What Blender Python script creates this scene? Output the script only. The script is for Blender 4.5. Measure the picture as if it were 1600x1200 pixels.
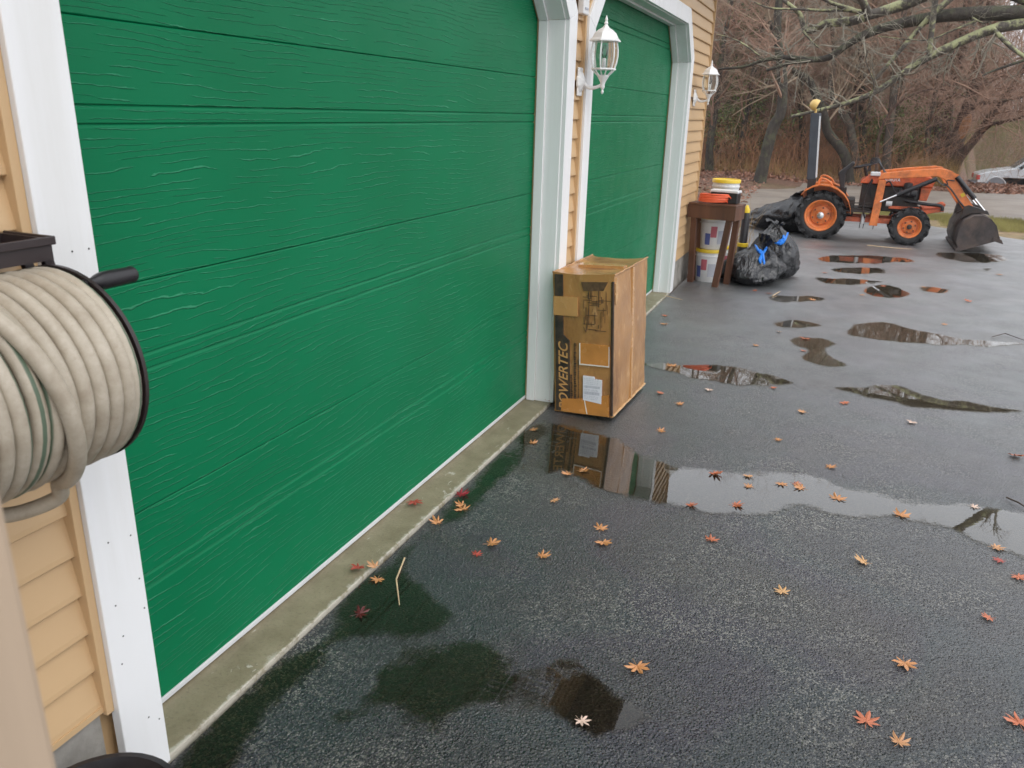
import bpy, math, random
import numpy as np
from mathutils import Vector, noise as mnoise

random.seed(7)
rng = np.random.default_rng(7)
SC = bpy.context.scene
for o in list(bpy.data.objects):
    bpy.data.objects.remove(o, do_unlink=True)
C = SC.collection
R = math.radians
PI = math.pi

# ------------------------------------------------------------------ camera
cam_d = bpy.data.cameras.new('camera')
cam = bpy.data.objects.new('camera', cam_d)
C.objects.link(cam)
SC.camera = cam
cam_d.sensor_fit = 'HORIZONTAL'
cam_d.sensor_width = 36.0
cam_d.lens = 36.0 * 1231.4 / 1600.0
cam_d.clip_start = 0.05
cam_d.clip_end = 1000.0
cam_d.dof.use_dof = True
cam_d.dof.focus_distance = 3.6
cam_d.dof.aperture_fstop = 7.5
YAW, PITCH, ROLL = R(21.909), R(-19.101), R(1.5716)
fwd = Vector((-math.sin(YAW) * math.cos(PITCH), math.cos(YAW) * math.cos(PITCH), math.sin(PITCH)))
rgt = Vector((math.cos(YAW), math.sin(YAW), 0))
upv = rgt.cross(fwd)
r2 = math.cos(ROLL) * rgt + math.sin(ROLL) * upv
u2 = -math.sin(ROLL) * rgt + math.cos(ROLL) * upv
from mathutils import Matrix
cam.matrix_world = Matrix(((r2.x, u2.x, -fwd.x, 1.6202), (r2.y, u2.y, -fwd.y, 0.0), (r2.z, u2.z, -fwd.z, 1.6548), (0, 0, 0, 1)))

# ------------------------------------------------------------------ overcast sky and soft sun
SUN_EL, SUN_AZ = R(52), R(118)      # azimuth clockwise from +y
w = bpy.data.worlds.new('World')
SC.world = w
w.use_nodes = True
nt = w.node_tree
nt.nodes.clear()
sky = nt.nodes.new('ShaderNodeTexSky')
sky.sky_type = 'NISHITA'
sky.sun_disc = False
sky.sun_elevation = SUN_EL
sky.sun_rotation = SUN_AZ
sky.air_density = 1.0
sky.dust_density = 6.0
sky.ozone_density = 1.0
hs = nt.nodes.new('ShaderNodeHueSaturation')
hs.inputs['Saturation'].default_value = 0.22
mixw = nt.nodes.new('ShaderNodeMix')
mixw.data_type = 'RGBA'
mixw.inputs[0].default_value = 0.72
mixw.inputs[7].default_value = (10.2, 10.6, 11.3, 1)     # an even cloud layer over the sky
bg = nt.nodes.new('ShaderNodeBackground')
bg.inputs['Strength'].default_value = 0.15
wo = nt.nodes.new('ShaderNodeOutputWorld')
nt.links.new(sky.outputs[0], hs.inputs['Color'])
nt.links.new(hs.outputs[0], mixw.inputs[6])
nt.links.new(mixw.outputs[2], bg.inputs['Color'])
nt.links.new(bg.outputs[0], wo.inputs['Surface'])
sd = bpy.data.lights.new('sun', 'SUN')
sd.energy = 0.6
sd.angle = R(35)
sd.color = (1.0, 0.965, 0.91)
sun = bpy.data.objects.new('sun', sd)
C.objects.link(sun)
sv = Vector((math.sin(SUN_AZ) * math.cos(SUN_EL), math.cos(SUN_AZ) * math.cos(SUN_EL), math.sin(SUN_EL)))
sun.rotation_euler = sv.to_track_quat('Z', 'Y').to_euler()

SC.view_settings.view_transform = 'Standard'
SC.view_settings.look = 'None'
SC.view_settings.gamma = 1.0
SC.view_settings.exposure = 0.18
SC.view_settings.use_curve_mapping = False
SC.render.engine = 'CYCLES'
SC.cycles.max_bounces = 8
SC.cycles.transparent_max_bounces = 16
SC.cycles.use_denoising = True
SC.cycles.sample_clamp_indirect = 6.0

# ------------------------------------------------------------------ mesh helpers
class MB:
    """collects shapes, then links them as ONE mesh object"""
    def __init__(s):
        s.v = []; s.f = []
    def add(s, vs, fs):
        n = len(s.v)
        s.v += [tuple(p) for p in vs]
        s.f += [tuple(i + n for i in f) for f in fs]
        return s
    def box(s, a, b):
        x0, y0, z0 = a; x1, y1, z1 = b
        return s.add([(x0, y0, z0), (x1, y0, z0), (x1, y1, z0), (x0, y1, z0), (x0, y0, z1), (x1, y0, z1), (x1, y1, z1), (x0, y1, z1)],
                     [(0, 3, 2, 1), (4, 5, 6, 7), (0, 1, 5, 4), (1, 2, 6, 5), (2, 3, 7, 6), (3, 0, 4, 7)])
    def bar(s, p, q, w, h, up=(0, 0, 1), w2=None, h2=None):
        p = Vector(p); q = Vector(q); d = (q - p).normalized(); u = Vector(up)
        sx = d.cross(u)
        sx = sx.normalized() if sx.length > 1e-6 else Vector((1, 0, 0))
        uz = sx.cross(d).normalized()
        vs = []
        for c, ww, hh in ((p, w, h), (q, w2 or w, h2 or h)):
            for a, b in ((-1, -1), (1, -1), (1, 1), (-1, 1)):
                vs.append(c + sx * a * ww / 2 + uz * b * hh / 2)
        return s.add(vs, [(0, 1, 2, 3)[::-1], (4, 5, 6, 7), (0, 1, 5, 4), (1, 2, 6, 5), (2, 3, 7, 6), (3, 0, 4, 7)])
    def tube(s, pts, rad, n=8, cap=True):
        pts = [Vector(p) for p in pts]
        m = len(pts)
        if not hasattr(rad, '__len__'): rad = [rad] * m
        vs = []; prev = None
        for i, p in enumerate(pts):
            t = (pts[min(i + 1, m - 1)] - pts[max(i - 1, 0)])
            t = t.normalized() if t.length > 1e-9 else Vector((0, 0, 1))
            if prev is None:
                a = Vector((0, 0, 1)) if abs(t.z) < .9 else Vector((1, 0, 0))
                nx = t.cross(a).normalized()
            else:
                nx = (prev - t * prev.dot(t))
                nx = nx.normalized() if nx.length > 1e-6 else t.orthogonal().normalized()
            prev = nx
            ny = t.cross(nx)
            for k in range(n):
                a = 2 * PI * k / n
                vs.append(p + (nx * math.cos(a) + ny * math.sin(a)) * rad[i])
        fs = []
        for i in range(m - 1):
            for k in range(n):
                k2 = (k + 1) % n
                fs.append((i * n + k, i * n + k2, (i + 1) * n + k2, (i + 1) * n + k))
        if cap:
            fs.append(tuple(range(n))[::-1]); fs.append(tuple((m - 1) * n + k for k in range(n)))
        return s.add(vs, fs)
    def lathe(s, prof, c=(0, 0, 0), n=24, axis='z', cap=True, sq=None):
        vs = []
        for (r, h) in prof:
            for k in range(n):
                a = 2 * PI * (k + .5) / n
                x, y = r * math.cos(a), r * math.sin(a)
                if axis == 'z': q = (x, y, h)
                elif axis == 'y': q = (x, h, y)
                else: q = (h, x, y)
                vs.append((q[0] + c[0], q[1] + c[1], q[2] + c[2]))
        fs = []
        for i in range(len(prof) - 1):
            for k in range(n):
                k2 = (k + 1) % n
                fs.append((i * n + k, i * n + k2, (i + 1) * n + k2, (i + 1) * n + k))
        if cap:
            fs.append(tuple(range(n))[::-1]); fs.append(tuple((len(prof) - 1) * n + k for k in range(n)))
        return s.add(vs, fs)
    def prism(s, poly, a, b, axis='y'):
        """2d polygon swept along an axis; poly is (x,z) for y, (y,z) for x, (x,y) for z"""
        n = len(poly); vs = []
        for h in (a, b):
            for (p, q) in poly:
                vs.append({'y': (p, h, q), 'x': (h, p, q), 'z': (p, q, h)}[axis])
        fs = [tuple(range(n)), tuple(range(2 * n - 1, n - 1, -1))]
        for i in range(n):
            j = (i + 1) % n
            fs.append((j, i, n + i, n + j))
        return s.add(vs, fs)
    def sweep(s, prof, a, b, axis='y'):
        """open 2d profile swept along an axis (no caps)"""
        n = len(prof); vs = []
        for h in (a, b):
            for (p, q) in prof:
                vs.append({'y': (p, h, q), 'x': (h, p, q), 'z': (p, q, h)}[axis])
        return s.add(vs, [(i, i + 1, n + i + 1, n + i) for i in range(n - 1)])
    def mesh(s, name, m, smooth=False):
        me = bpy.data.meshes.new(name)
        me.from_pydata(s.v, [], s.f)
        if m: me.materials.append(m)
        import bmesh
        bm = bmesh.new(); bm.from_mesh(me)
        bmesh.ops.recalc_face_normals(bm, faces=bm.faces)
        bm.to_mesh(me); bm.free()
        if smooth:
            me.polygons.foreach_set('use_smooth', [True] * len(me.polygons))
            try: me.set_sharp_from_angle(angle=R(40))
            except Exception: pass
        return me
    def build(s, name, m, parent=None, smooth=False, bevel=0):
        o = bpy.data.objects.new(name, s.mesh(name, m, smooth))
        C.objects.link(o)
        if parent: o.parent = parent
        if bevel:
            b = o.modifiers.new('bevel', 'BEVEL'); b.width = bevel; b.segments = 2; b.limit_method = 'ANGLE'; b.angle_limit = R(35)
        return o

def link_mesh(name, me, parent=None):
    o = bpy.data.objects.new(name, me)
    C.objects.link(o)
    if parent: o.parent = parent
    return o

def tag(o, label=None, cat=None, group=None, kind=None):
    if label: o['label'] = label
    if cat: o['category'] = cat
    if group: o['group'] = group
    if kind: o['kind'] = kind
    return o

def thing(name, label, cat, loc=(0, 0, 0), rz=0, group=None):
    o = bpy.data.objects.new(name, None)
    o.empty_display_size = .1
    C.objects.link(o)
    o.location = loc; o.rotation_euler = (0, 0, rz)
    return tag(o, label, cat, group)

def copy_tree(o, parent=None):
    c = o.copy(); C.objects.link(c); c.parent = parent
    for ch in list(o.children): copy_tree(ch, c)
    return c

def catmull(pts, k=6, closed=False):
    pts = [Vector(p) for p in pts]; n = len(pts); out = []
    rngi = range(n) if closed else range(n - 1)
    for i in rngi:
        if closed: p0, p1, p2, p3 = pts[i - 1], pts[i], pts[(i + 1) % n], pts[(i + 2) % n]
        else: p0, p1, p2, p3 = pts[max(i - 1, 0)], pts[i], pts[i + 1], pts[min(i + 2, n - 1)]
        for j in range(k):
            t = j / k
            out.append(.5 * ((2 * p1) + (p2 - p0) * t + (2 * p0 - 5 * p1 + 4 * p2 - p3) * t * t + (3 * p1 - p0 - 3 * p2 + p3) * t ** 3))
    if not closed: out.append(pts[-1])
    return out

def fbm(x, y, z=0, o=4):
    return mnoise.fractal(Vector((x, y, z)), 1.0, 2.0, o)

# bulk geometry with numpy: thin sticks (three-sided) and leaf quads
def sticks_mesh(name, P0, P1, R0, R1, m):
    P0 = np.asarray(P0, float); P1 = np.asarray(P1, float); R0 = np.asarray(R0, float)[:, None]; R1 = np.asarray(R1, float)[:, None]
    N = len(P0)
    d = P1 - P0; d /= np.maximum(np.linalg.norm(d, axis=1, keepdims=True), 1e-9)
    a = np.where(np.abs(d[:, 2:3]) < .9, np.array([[0, 0, 1.]]), np.array([[1., 0, 0]]))
    nx = np.cross(d, a); nx /= np.linalg.norm(nx, axis=1, keepdims=True)
    ny = np.cross(d, nx)
    V = np.zeros((N, 6, 3))
    for k in range(3):
        c, s_ = math.cos(2 * PI * k / 3), math.sin(2 * PI * k / 3)
        V[:, k] = P0 + (nx * c + ny * s_) * R0
        V[:, 3 + k] = P1 + (nx * c + ny * s_) * R1
    q = np.array([[0, 1, 4, 3], [1, 2, 5, 4], [2, 0, 3, 5]])
    F = (np.arange(N)[:, None, None] * 6 + q[None]).reshape(-1, 4)
    return raw_mesh(name, V.reshape(-1, 3), F, m)

def raw_mesh(name, V, F, m):
    me = bpy.data.meshes.new(name)
    k = F.shape[1]
    me.vertices.add(len(V)); me.vertices.foreach_set('co', np.asarray(V, np.float32).ravel())
    me.loops.add(F.size); me.loops.foreach_set('vertex_index', F.astype(np.int32).ravel())
    me.polygons.add(len(F)); me.polygons.foreach_set('loop_start', np.arange(0, F.size, k, dtype=np.int32))
    try: me.polygons.foreach_set('loop_total', np.full(len(F), k, np.int32))
    except Exception: pass
    me.update(calc_edges=True)
    if m: me.materials.append(m)
    return me

def quads_mesh(name, P, size, m, aspect=.5, upbias=0.0, dirs=None):
    P = np.asarray(P, float); N = len(P)
    size = np.broadcast_to(np.asarray(size, float), (N,))[:, None]
    d = rng.normal(size=(N, 3)) if dirs is None else np.asarray(dirs, float)
    d[:, 2] += upbias
    d /= np.linalg.norm(d, axis=1, keepdims=True)
    t = rng.normal(size=(N, 3)); t -= d * (t * d).sum(1, keepdims=True); t /= np.linalg.norm(t, axis=1, keepdims=True)
    V = np.stack([P, P + d * size * .5 + t * size * aspect * .5, P + d * size, P + d * size * .5 - t * size * aspect * .5], 1)
    F = np.arange(4 * N).reshape(N, 4)
    return raw_mesh(name, V.reshape(-1, 3), F, m)

# ------------------------------------------------------------------ materials
def nodes(name):
    m = bpy.data.materials.new(name); m.use_nodes = True
    t = m.node_tree; t.nodes.clear()
    out = t.nodes.new('ShaderNodeOutputMaterial')
    b = t.nodes.new('ShaderNodeBsdfPrincipled')
    t.links.new(b.outputs[0], out.inputs['Surface'])
    return m, t, b, out

class NT:
    """short-hand for building node graphs"""
    def __init__(s, t): s.t = t
    def n(s, typ, **kw):
        x = s.t.nodes.new(typ)
        for k, v in kw.items(): setattr(x, k, v)
        return x
    def l(s, a, b): s.t.links.new(a, b)
    def coords(s, scale=(1, 1, 1), kind='Object'):
        tc = s.n('ShaderNodeTexCoord'); mp = s.n('ShaderNodeMapping')
        mp.inputs['Scale'].default_value = scale
        s.l(tc.outputs[kind], mp.inputs['Vector'])
        return mp.outputs[0]
    def noise(s, vec, scale, detail=3, rough=.55, dist=0.0):
        x = s.n('ShaderNodeTexNoise')
        x.inputs['Scale'].default_value = scale; x.inputs['Detail'].default_value = detail
        x.inputs['Roughness'].default_value = rough; x.inputs['Distortion'].default_value = dist
        if vec is not None: s.l(vec, x.inputs['Vector'])
        return x.outputs['Fac']
    def ramp(s, fac, stops):
        x = s.n('ShaderNodeValToRGB'); e = x.color_ramp.elements
        while len(e) > 1: e.remove(e[-1])
        for i, (p, c) in enumerate(stops):
            el = e[0] if i == 0 else e.new(p)
            el.position = p
            el.color = (*c, 1) if hasattr(c, '__len__') else (c, c, c, 1)
        s.l(fac, x.inputs[0])
        return x.outputs[0]
    def math(s, op, a, b=None):
        x = s.n('ShaderNodeMath', operation=op)
        for i, v in enumerate((a, b)):
            if v is None: continue
            if isinstance(v, (int, float)): x.inputs[i].default_value = v
            else: s.l(v, x.inputs[i])
        return x.outputs[0]
    def mix(s, fac, a, b, blend='MIX'):
        x = s.n('ShaderNodeMix', data_type='RGBA', blend_type=blend)
        for i, v in ((0, fac), (6, a), (7, b)):
            if isinstance(v, (int, float)): x.inputs[i].default_value = v if i == 0 else (v, v, v, 1)
            elif isinstance(v, tuple): x.inputs[i].default_value = (*v, 1)
            else: s.l(v, x.inputs[i])
        return x.outputs[2]
    def bump(s, h, strength=.3, dist=.01, normal=None):
        x = s.n('ShaderNodeBump'); x.inputs['Strength'].default_value = strength; x.inputs['Distance'].default_value = dist
        s.l(h, x.inputs['Height'])
        if normal is not None: s.l(normal, x.inputs['Normal'])
        return x.outputs[0]

def pmat(name, col, rough=.5, var=.15, vs=4, bump=0, bs=60, metal=0, spec=.5, coat=0, stretch=(1, 1, 1), dirt=None, dirt_amt=.5, ds=3, bd=.003):
    m, t, b, out = nodes(name); g = NT(t)
    vec = g.coords(stretch)
    f = g.noise(vec, vs, 4)
    lo = tuple(max(0, c * (1 - var)) for c in col); hi = tuple(min(1, c * (1 + var)) for c in col)
    c = g.ramp(f, [(.3, lo), (.7, hi)])
    if dirt:
        d = g.ramp(g.noise(vec, ds, 6, .65), [(.45, 0.0), (.7, dirt_amt)])
        c = g.mix(d, c, dirt)
    g.l(c, b.inputs['Base Color'])
    rr = g.ramp(g.noise(vec, vs * 2.3, 3), [(.3, max(.02, rough * .8)), (.7, min(1, rough * 1.2))])
    g.l(rr, b.inputs['Roughness'])
    b.inputs['Metallic'].default_value = metal
    b.inputs['Specular IOR Level'].default_value = spec
    b.inputs['Coat Weight'].default_value = coat
    b.inputs['Coat Roughness'].default_value = .15
    if bump: g.l(g.bump(g.noise(vec, bs, 4), bump, bd), b.inputs['Normal'])
    return m

M = {}
M['white_trim'] = pmat('white_trim', (.80, .80, .80), .38, .03, 3, .10, 40, stretch=(1, 1, .08), dirt=(.55, .53, .48), dirt_amt=.28, ds=9)
M['vinyl'] = pmat('tan_vinyl', (.56, .375, .20), .42, .05, 3, .12, 30, stretch=(1, .15, 1), dirt=(.42, .28, .16), dirt_amt=.3, ds=1.5)
M['sidewall'] = pmat('tan_side_wall', (.56, .375, .20), .5, .05)
M['post'] = pmat('beige_post', (.47, .355, .255), .5, .10, 20, stretch=(1, 1, .05))
M['concrete'] = pmat('concrete_foundation', (.30, .28, .25), .8, .25, 8, .4, 120, dirt=(.13, .12, .10), dirt_amt=.7, ds=5)
M['alu'] = pmat('grey_seal', (.62, .63, .64), .4, .06)
M['white_enamel'] = pmat('white_enamel', (.82, .82, .81), .3, .03)
M['black_plastic'] = pmat('black_plastic', (.018, .016, .018), .35, .2, 10, .05, 90)
M['brown_black_plastic'] = pmat('brown_black_plastic', (.030, .020, .020), .42, .2, 10, .05, 90)
M['rubber'] = pmat('rubber', (.018, .018, .019), .62, .3, 9, .25, 120)
M['dark_steel'] = pmat('dark_steel', (.035, .033, .032), .5, .4, 8, .2, 70, metal=.3, dirt=(.10, .05, .03), dirt_amt=.4, ds=6)
M['orange'] = pmat('orange_paint', (.74, .20, .048), .42, .16, 7, .08, 60, coat=.15, dirt=(.22, .075, .03), dirt_amt=.7, ds=9)
M['orange_red'] = pmat('orange_red_paint', (.66, .125, .04), .4, .12, 5, .05, 60, coat=.1, dirt=(.13, .045, .02), dirt_amt=.75, ds=9)
M['steel'] = pmat('chrome_rod', (.75, .75, .75), .22, .05, metal=1.0)
M['rust_steel'] = pmat('worn_bucket_steel', (.050, .040, .038), .55, .4, 7, .35, 50, metal=.2, dirt=(.16, .11, .085), dirt_amt=.6, ds=4)
M['yellow'] = pmat('yellow_plastic', (.74, .52, .03), .4, .06)
M['lamp_yellow'] = pmat('work_light_yellow', (.70, .48, .16), .4, .1)
M['white_plastic'] = pmat('white_plastic', (.72, .72, .72), .4, .06, dirt=(.45, .42, .38), dirt_amt=.35, ds=5)
M['red_print'] = pmat('red_print', (.48, .12, .15), .5, .1)
M['blue_print'] = pmat('blue_print', (.09, .12, .34), .5, .1)
M['grey_print'] = pmat('grey_print', (.42, .43, .48), .5, .1)
M['wood_brown'] = pmat('stained_wood', (.105, .046, .026), .45, .4, 9, .3, 60, stretch=(1, 1, .12))
M['cord'] = pmat('orange_cord', (.78, .13, .05), .45, .08)
M['blue_tie'] = pmat('blue_plastic_tie', (.012, .20, .72), .35, .12)
M['silver'] = pmat('silver_paint', (.60, .63, .66), .3, .05, metal=.15, coat=.6)
M['grey_cladding'] = pmat('grey_cladding', (.20, .21, .23), .5, .08)
M['amber'] = pmat('red_lens', (.48, .06, .05), .25, .1)
M['car_glass'] = pmat('car_glass', (.10, .14, .15), .08, .1)
M['ink'] = pmat('black_ink', (.034, .026, .021), .5, .45, 25, dirt=(.16, .085, .035), dirt_amt=.6, ds=14)
M['ink_faint'] = pmat('faded_ink', (.10, .056, .026), .6, .5, 30)
M['paper'] = pmat('paper_label', (.72, .71, .76), .5, .05, 30)
M['straw'] = pmat('straw', (.55, .40, .24), .6, .2, 30)
M['twig'] = pmat('wet_twig', (.07, .05, .04), .6, .3, 30)
M['leaf_o'] = pmat('orange_leaf', (.50, .225, .085), .42, .35, 40)
M['leaf_y'] = pmat('yellow_tan_leaf', (.52, .30, .13), .42, .3, 40)
M['leaf_R'] = pmat('orange_red_leaf', (.46, .135, .06), .42, .35, 40)
M['leaf_r'] = pmat('red_leaf', (.37, .06, .04), .42, .35, 40)
M['leaf_c'] = pmat('crimson_leaf', (.27, .012, .022), .45, .25, 60)
M['leaf_d'] = pmat('dark_red_leaf', (.09, .010, .010), .4, .3, 60)
M['leaf_t'] = pmat('tan_leaf', (.52, .27, .13), .55, .25, 60)
M['leaf_p'] = pmat('pale_leaf', (.62, .45, .36), .5, .2, 60)

# green garage door: embossed wood grain
def door_mat():
    m, t, b, out = nodes('green_embossed_door'); g = NT(t)
    # mostly level contour lines, wavy and broken, read as embossed wood grain
    tc = g.n('ShaderNodeTexCoord'); sp = g.n('ShaderNodeSeparateXYZ'); g.l(tc.outputs['Object'], sp.inputs[0])
    warp = g.noise(g.coords((1, 1.0, 5.0)), 1.0, 1.0, .4, .2)
    fine = g.noise(g.coords((1, 9, 26)), 1.0, 3, .6)
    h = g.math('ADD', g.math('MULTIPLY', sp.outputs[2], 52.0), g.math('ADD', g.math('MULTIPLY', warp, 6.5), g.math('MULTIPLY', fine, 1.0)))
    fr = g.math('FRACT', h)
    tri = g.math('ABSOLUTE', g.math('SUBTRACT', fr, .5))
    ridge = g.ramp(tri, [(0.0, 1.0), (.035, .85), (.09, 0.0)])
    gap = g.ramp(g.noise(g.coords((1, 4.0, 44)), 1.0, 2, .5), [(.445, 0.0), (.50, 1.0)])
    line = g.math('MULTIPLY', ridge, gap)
    micro = g.noise(g.coords((1, 20, 260)), 1.0, 3)
    hh = g.math('ADD', line, g.math('MULTIPLY', micro, .10))
    g.l(g.bump(hh, 1.0, .0026), b.inputs['Normal'])
    base = g.ramp(g.noise(g.coords(), 1.4, 3), [(.3, (.0010, .143, .055)), (.7, (.0016, .165, .066))])
    worn = g.mix(g.math('MULTIPLY', line, .30), base, (.13, .43, .27))  # sky highlight on the grain ridges, painted into the colour rather than wear
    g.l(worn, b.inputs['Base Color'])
    g.l(g.ramp(g.noise(g.coords(), 6, 3), [(.3, .34), (.7, .44)]), b.inputs['Roughness'])
    b.inputs['Specular IOR Level'].default_value = .14
    return m
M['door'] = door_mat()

def asphalt_mat():
    m, t, b, out = nodes('wet_asphalt'); g = NT(t)
    v = g.coords()
    vor = g.n('ShaderNodeTexVoronoi'); vor.inputs['Scale'].default_value = 135; g.l(v, vor.inputs['Vector'])
    vor2 = g.n('ShaderNodeTexVoronoi'); vor2.inputs['Scale'].default_value = 260; g.l(v, vor2.inputs['Vector'])
    big = g.noise(v, .9, 4, .6)
    mid = g.noise(v, 3.2, 4, .6)
    sep = g.n('ShaderNodeSeparateColor'); g.l(vor.outputs['Color'], sep.inputs[0])
    sep2 = g.n('ShaderNodeSeparateColor'); g.l(vor2.outputs['Color'], sep2.inputs[0])
    worn = g.ramp(g.math('ADD', g.math('MULTIPLY', big, .55), g.math('MULTIPLY', mid, .45)), [(.46, 0.0), (.62, 1.0)])
    s1 = g.math('MULTIPLY', g.ramp(sep.outputs[0], [(.72, 0.0), (.88, 1.0)]), g.math('ADD', g.math('MULTIPLY', worn, .55), .12))
    s2 = g.math('MULTIPLY', g.ramp(sep2.outputs[1], [(.86, 0.0), (.93, 1.0)]), g.math('ADD', g.math('MULTIPLY', worn, .7), .22))
    base = g.ramp(g.noise(v, 60, 3), [(.3, (.016, .017, .019)), (.7, (.034, .035, .039))])
    base = g.mix(g.ramp(sep.outputs[1], [(.25, .85), (.6, 0.0)]), base, (.006, .006, .007))
    # faint oil film: teal and violet patches
    oil = g.ramp(g.noise(v, 1.1, 2, .5, .6), [(.38, (.030, .031, .034)), (.47, (.020, .042, .046)), (.55, (.036, .028, .056)), (.63, (.030, .031, .034))])
    base = g.mix(.30, base, oil)
    brown = g.ramp(g.noise(v, 1.7, 3), [(.55, 0.0), (.72, .5)])
    base = g.mix(brown, base, (.040, .032, .020))
    c = g.mix(s1, base, (.25, .24, .21)); c = g.mix(s2, c, (.30, .29, .25))
    g.l(c, b.inputs['Base Color'])
    g.l(g.ramp(g.math('ADD', g.math('MULTIPLY', mid, .4), g.math('MULTIPLY', big, .6)), [(.36, .28), (.64, .50)]), b.inputs['Roughness'])
    b.inputs['Specular IOR Level'].default_value = .5; b.inputs['IOR'].default_value = 1.5
    d1 = g.math('SUBTRACT', 1.0, vor.outputs['Distance'])
    hh = g.math('ADD', g.math('MULTIPLY', g.math('SUBTRACT', 1.0, g.math('MULTIPLY', vor.outputs['Distance'], 1.3)), g.math('ADD', g.math('MULTIPLY', sep.outputs[2], 1.3), .1)), g.math('MULTIPLY', g.noise(v, 330, 2), .5))
    hh = g.math('ADD', hh, g.math('MULTIPLY', g.noise(v, 30, 3), .5))
    nb = g.bump(hh, .8, .006)
    g.l(nb, b.inputs['Normal'])
    # film of rain water over the stones: a soft gloss that grows towards grazing view
    gl = g.n('ShaderNodeBsdfGlossy'); gl.inputs['Color'].default_value = (1, 1, 1, 1)
    g.l(g.ramp(big, [(.36, .30), (.64, .46)]), gl.inputs['Roughness'])
    g.l(g.bump(hh, .45, .005), gl.inputs['Normal'])
    lw = g.n('ShaderNodeLayerWeight'); lw.inputs['Blend'].default_value = .5
    f = g.math('MULTIPLY', g.math('POWER', lw.outputs['Facing'], 3.3), g.ramp(g.math('ADD', g.math('MULTIPLY', mid, .5), g.math('MULTIPLY', big, .5)), [(.36, .74), (.64, .36)]))
    mx = g.n('ShaderNodeMixShader'); g.l(f, mx.inputs[0]); g.l(b.outputs[0], mx.inputs[1]); g.l(gl.outputs[0], mx.inputs[2])
    g.l(mx.outputs[0], out.inputs['Surface'])
    return m
M['asphalt'] = asphalt_mat()

def water_mat():
    m, t, b, out = nodes('puddle_water'); g = NT(t)
    t.nodes.remove(b)
    v = g.coords()
    nb = g.bump(g.noise(v, 9, 3, .5), .035, .004)
    gl = g.n('ShaderNodeBsdfGlossy'); gl.inputs['Roughness'].default_value = .015; gl.inputs['Color'].default_value = (1, 1, 1, 1)
    g.l(nb, gl.inputs['Normal'])
    tr = g.n('ShaderNodeBsdfTransparent'); tr.inputs['Color'].default_value = (.50, .45, .36, 1)
    clear = g.n('ShaderNodeBsdfTransparent')
    lw = g.n('ShaderNodeLayerWeight'); lw.inputs['Blend'].default_value = .5; g.l(nb, lw.inputs['Normal'])
    fr = g.math('ADD', g.math('MULTIPLY', g.math('POWER', lw.outputs['Facing'], 2.85), .92), .015)
    mx = g.n('ShaderNodeMixShader'); g.l(fr, mx.inputs[0]); g.l(tr.outputs[0], mx.inputs[1]); g.l(gl.outputs[0], mx.inputs[2])
    at = g.n('ShaderNodeAttribute'); at.attribute_name = 'depth'
    e = g.math('ADD', at.outputs['Fac'], g.math('MULTIPLY', g.math('SUBTRACT', g.noise(v, 70, 3, .6), .5), .55))
    e = g.math('ADD', e, g.math('MULTIPLY', g.math('SUBTRACT', g.noise(v, 14, 3, .6), .5), .35))
    a = g.ramp(e, [(.32, 0.0), (.60, 1.0)])
    m2 = g.n('ShaderNodeMixShader'); g.l(a, m2.inputs[0]); g.l(clear.outputs[0], m2.inputs[1]); g.l(mx.outputs[0], m2.inputs[2])
    g.l(m2.outputs[0], out.inputs['Surface'])
    return m
M['water'] = water_mat()

def threshold_mat():
    m, t, b, out = nodes('worn_concrete_sill'); g = NT(t)
    v = g.coords()
    c = g.ramp(g.noise(v, 7, 6, .65), [(.3, (.185, .155, .095)), (.7, (.29, .25, .165))])
    c = g.mix(g.ramp(g.noise(v, 90, 2), [(.55, 0.0), (.75, .45)]), c, (.12, .10, .07))
    # pale scuffs and chipped edge
    sc = g.math('MULTIPLY', g.ramp(g.noise(g.coords((6, 3.0, 1)), 3.0, 5, .7, 1.2), [(.63, 0.0), (.67, 1.0)]), .7)
    c = g.mix(sc, c, (.55, .52, .45))
    sx = g.n('ShaderNodeSeparateXYZ'); tc = g.n('ShaderNodeTexCoord'); g.l(tc.outputs['Object'], sx.inputs[0])
    edge = g.ramp(g.math('ADD', sx.outputs[0], g.math('MULTIPLY', g.noise(v, 16, 6, .75), .09)), [(.196, 0.0), (.208, .75)])
    c = g.mix(edge, c, (.52, .49, .42))
    g.l(c, b.inputs['Base Color']); b.inputs['Roughness'].default_value = .55
    g.l(g.bump(g.noise(v, 80, 5), .35, .004), b.inputs['Normal'])
    return m
M['sill'] = threshold_mat()

def card_mat():
    m, t, b, out = nodes('wet_cardboard'); g = NT(t)
    v = g.coords()
    c = g.ramp(g.noise(v, 3.5, 5, .6), [(.3, (.31, .142, .040)), (.7, (.50, .258, .086))])
    st = g.noise(g.coords((1, 1, .5)), 4.2, 5, .65)
    c = g.mix(g.ramp(st, [(.47, 0.0), (.66, .78)]), c, (.14, .058, .019))
    lite = g.ramp(g.noise(g.coords((22, 22, 9)), 1.0, 4, .6), [(.58, 0.0), (.68, .55)])
    c = g.mix(lite, c, (.60, .36, .16))
    g.l(c, b.inputs['Base Color'])
    g.l(g.ramp(st, [(.4, .30), (.7, .55)]), b.inputs['Roughness'])
    wv = g.noise(g.coords((6, 6, 6)), 1.0, 4)
    g.l(g.bump(wv, .6, .012), b.inputs['Normal'])
    b.inputs['Coat Weight'].default_value = .35; b.inputs['Coat Roughness'].default_value = .2
    return m
M['card'] = card_mat()
M['card_edge'] = pmat('torn_cardboard', (.50, .31, .15), .6, .25, 20, .3, 60)
M['card_dark'] = pmat('soaked_cardboard_edge', (.045, .025, .014), .5, .4, 20)
M['tape'] = pmat('brown_tape', (.52, .275, .10), .25, .12, 8, .3, 30, coat=.4)
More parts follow.
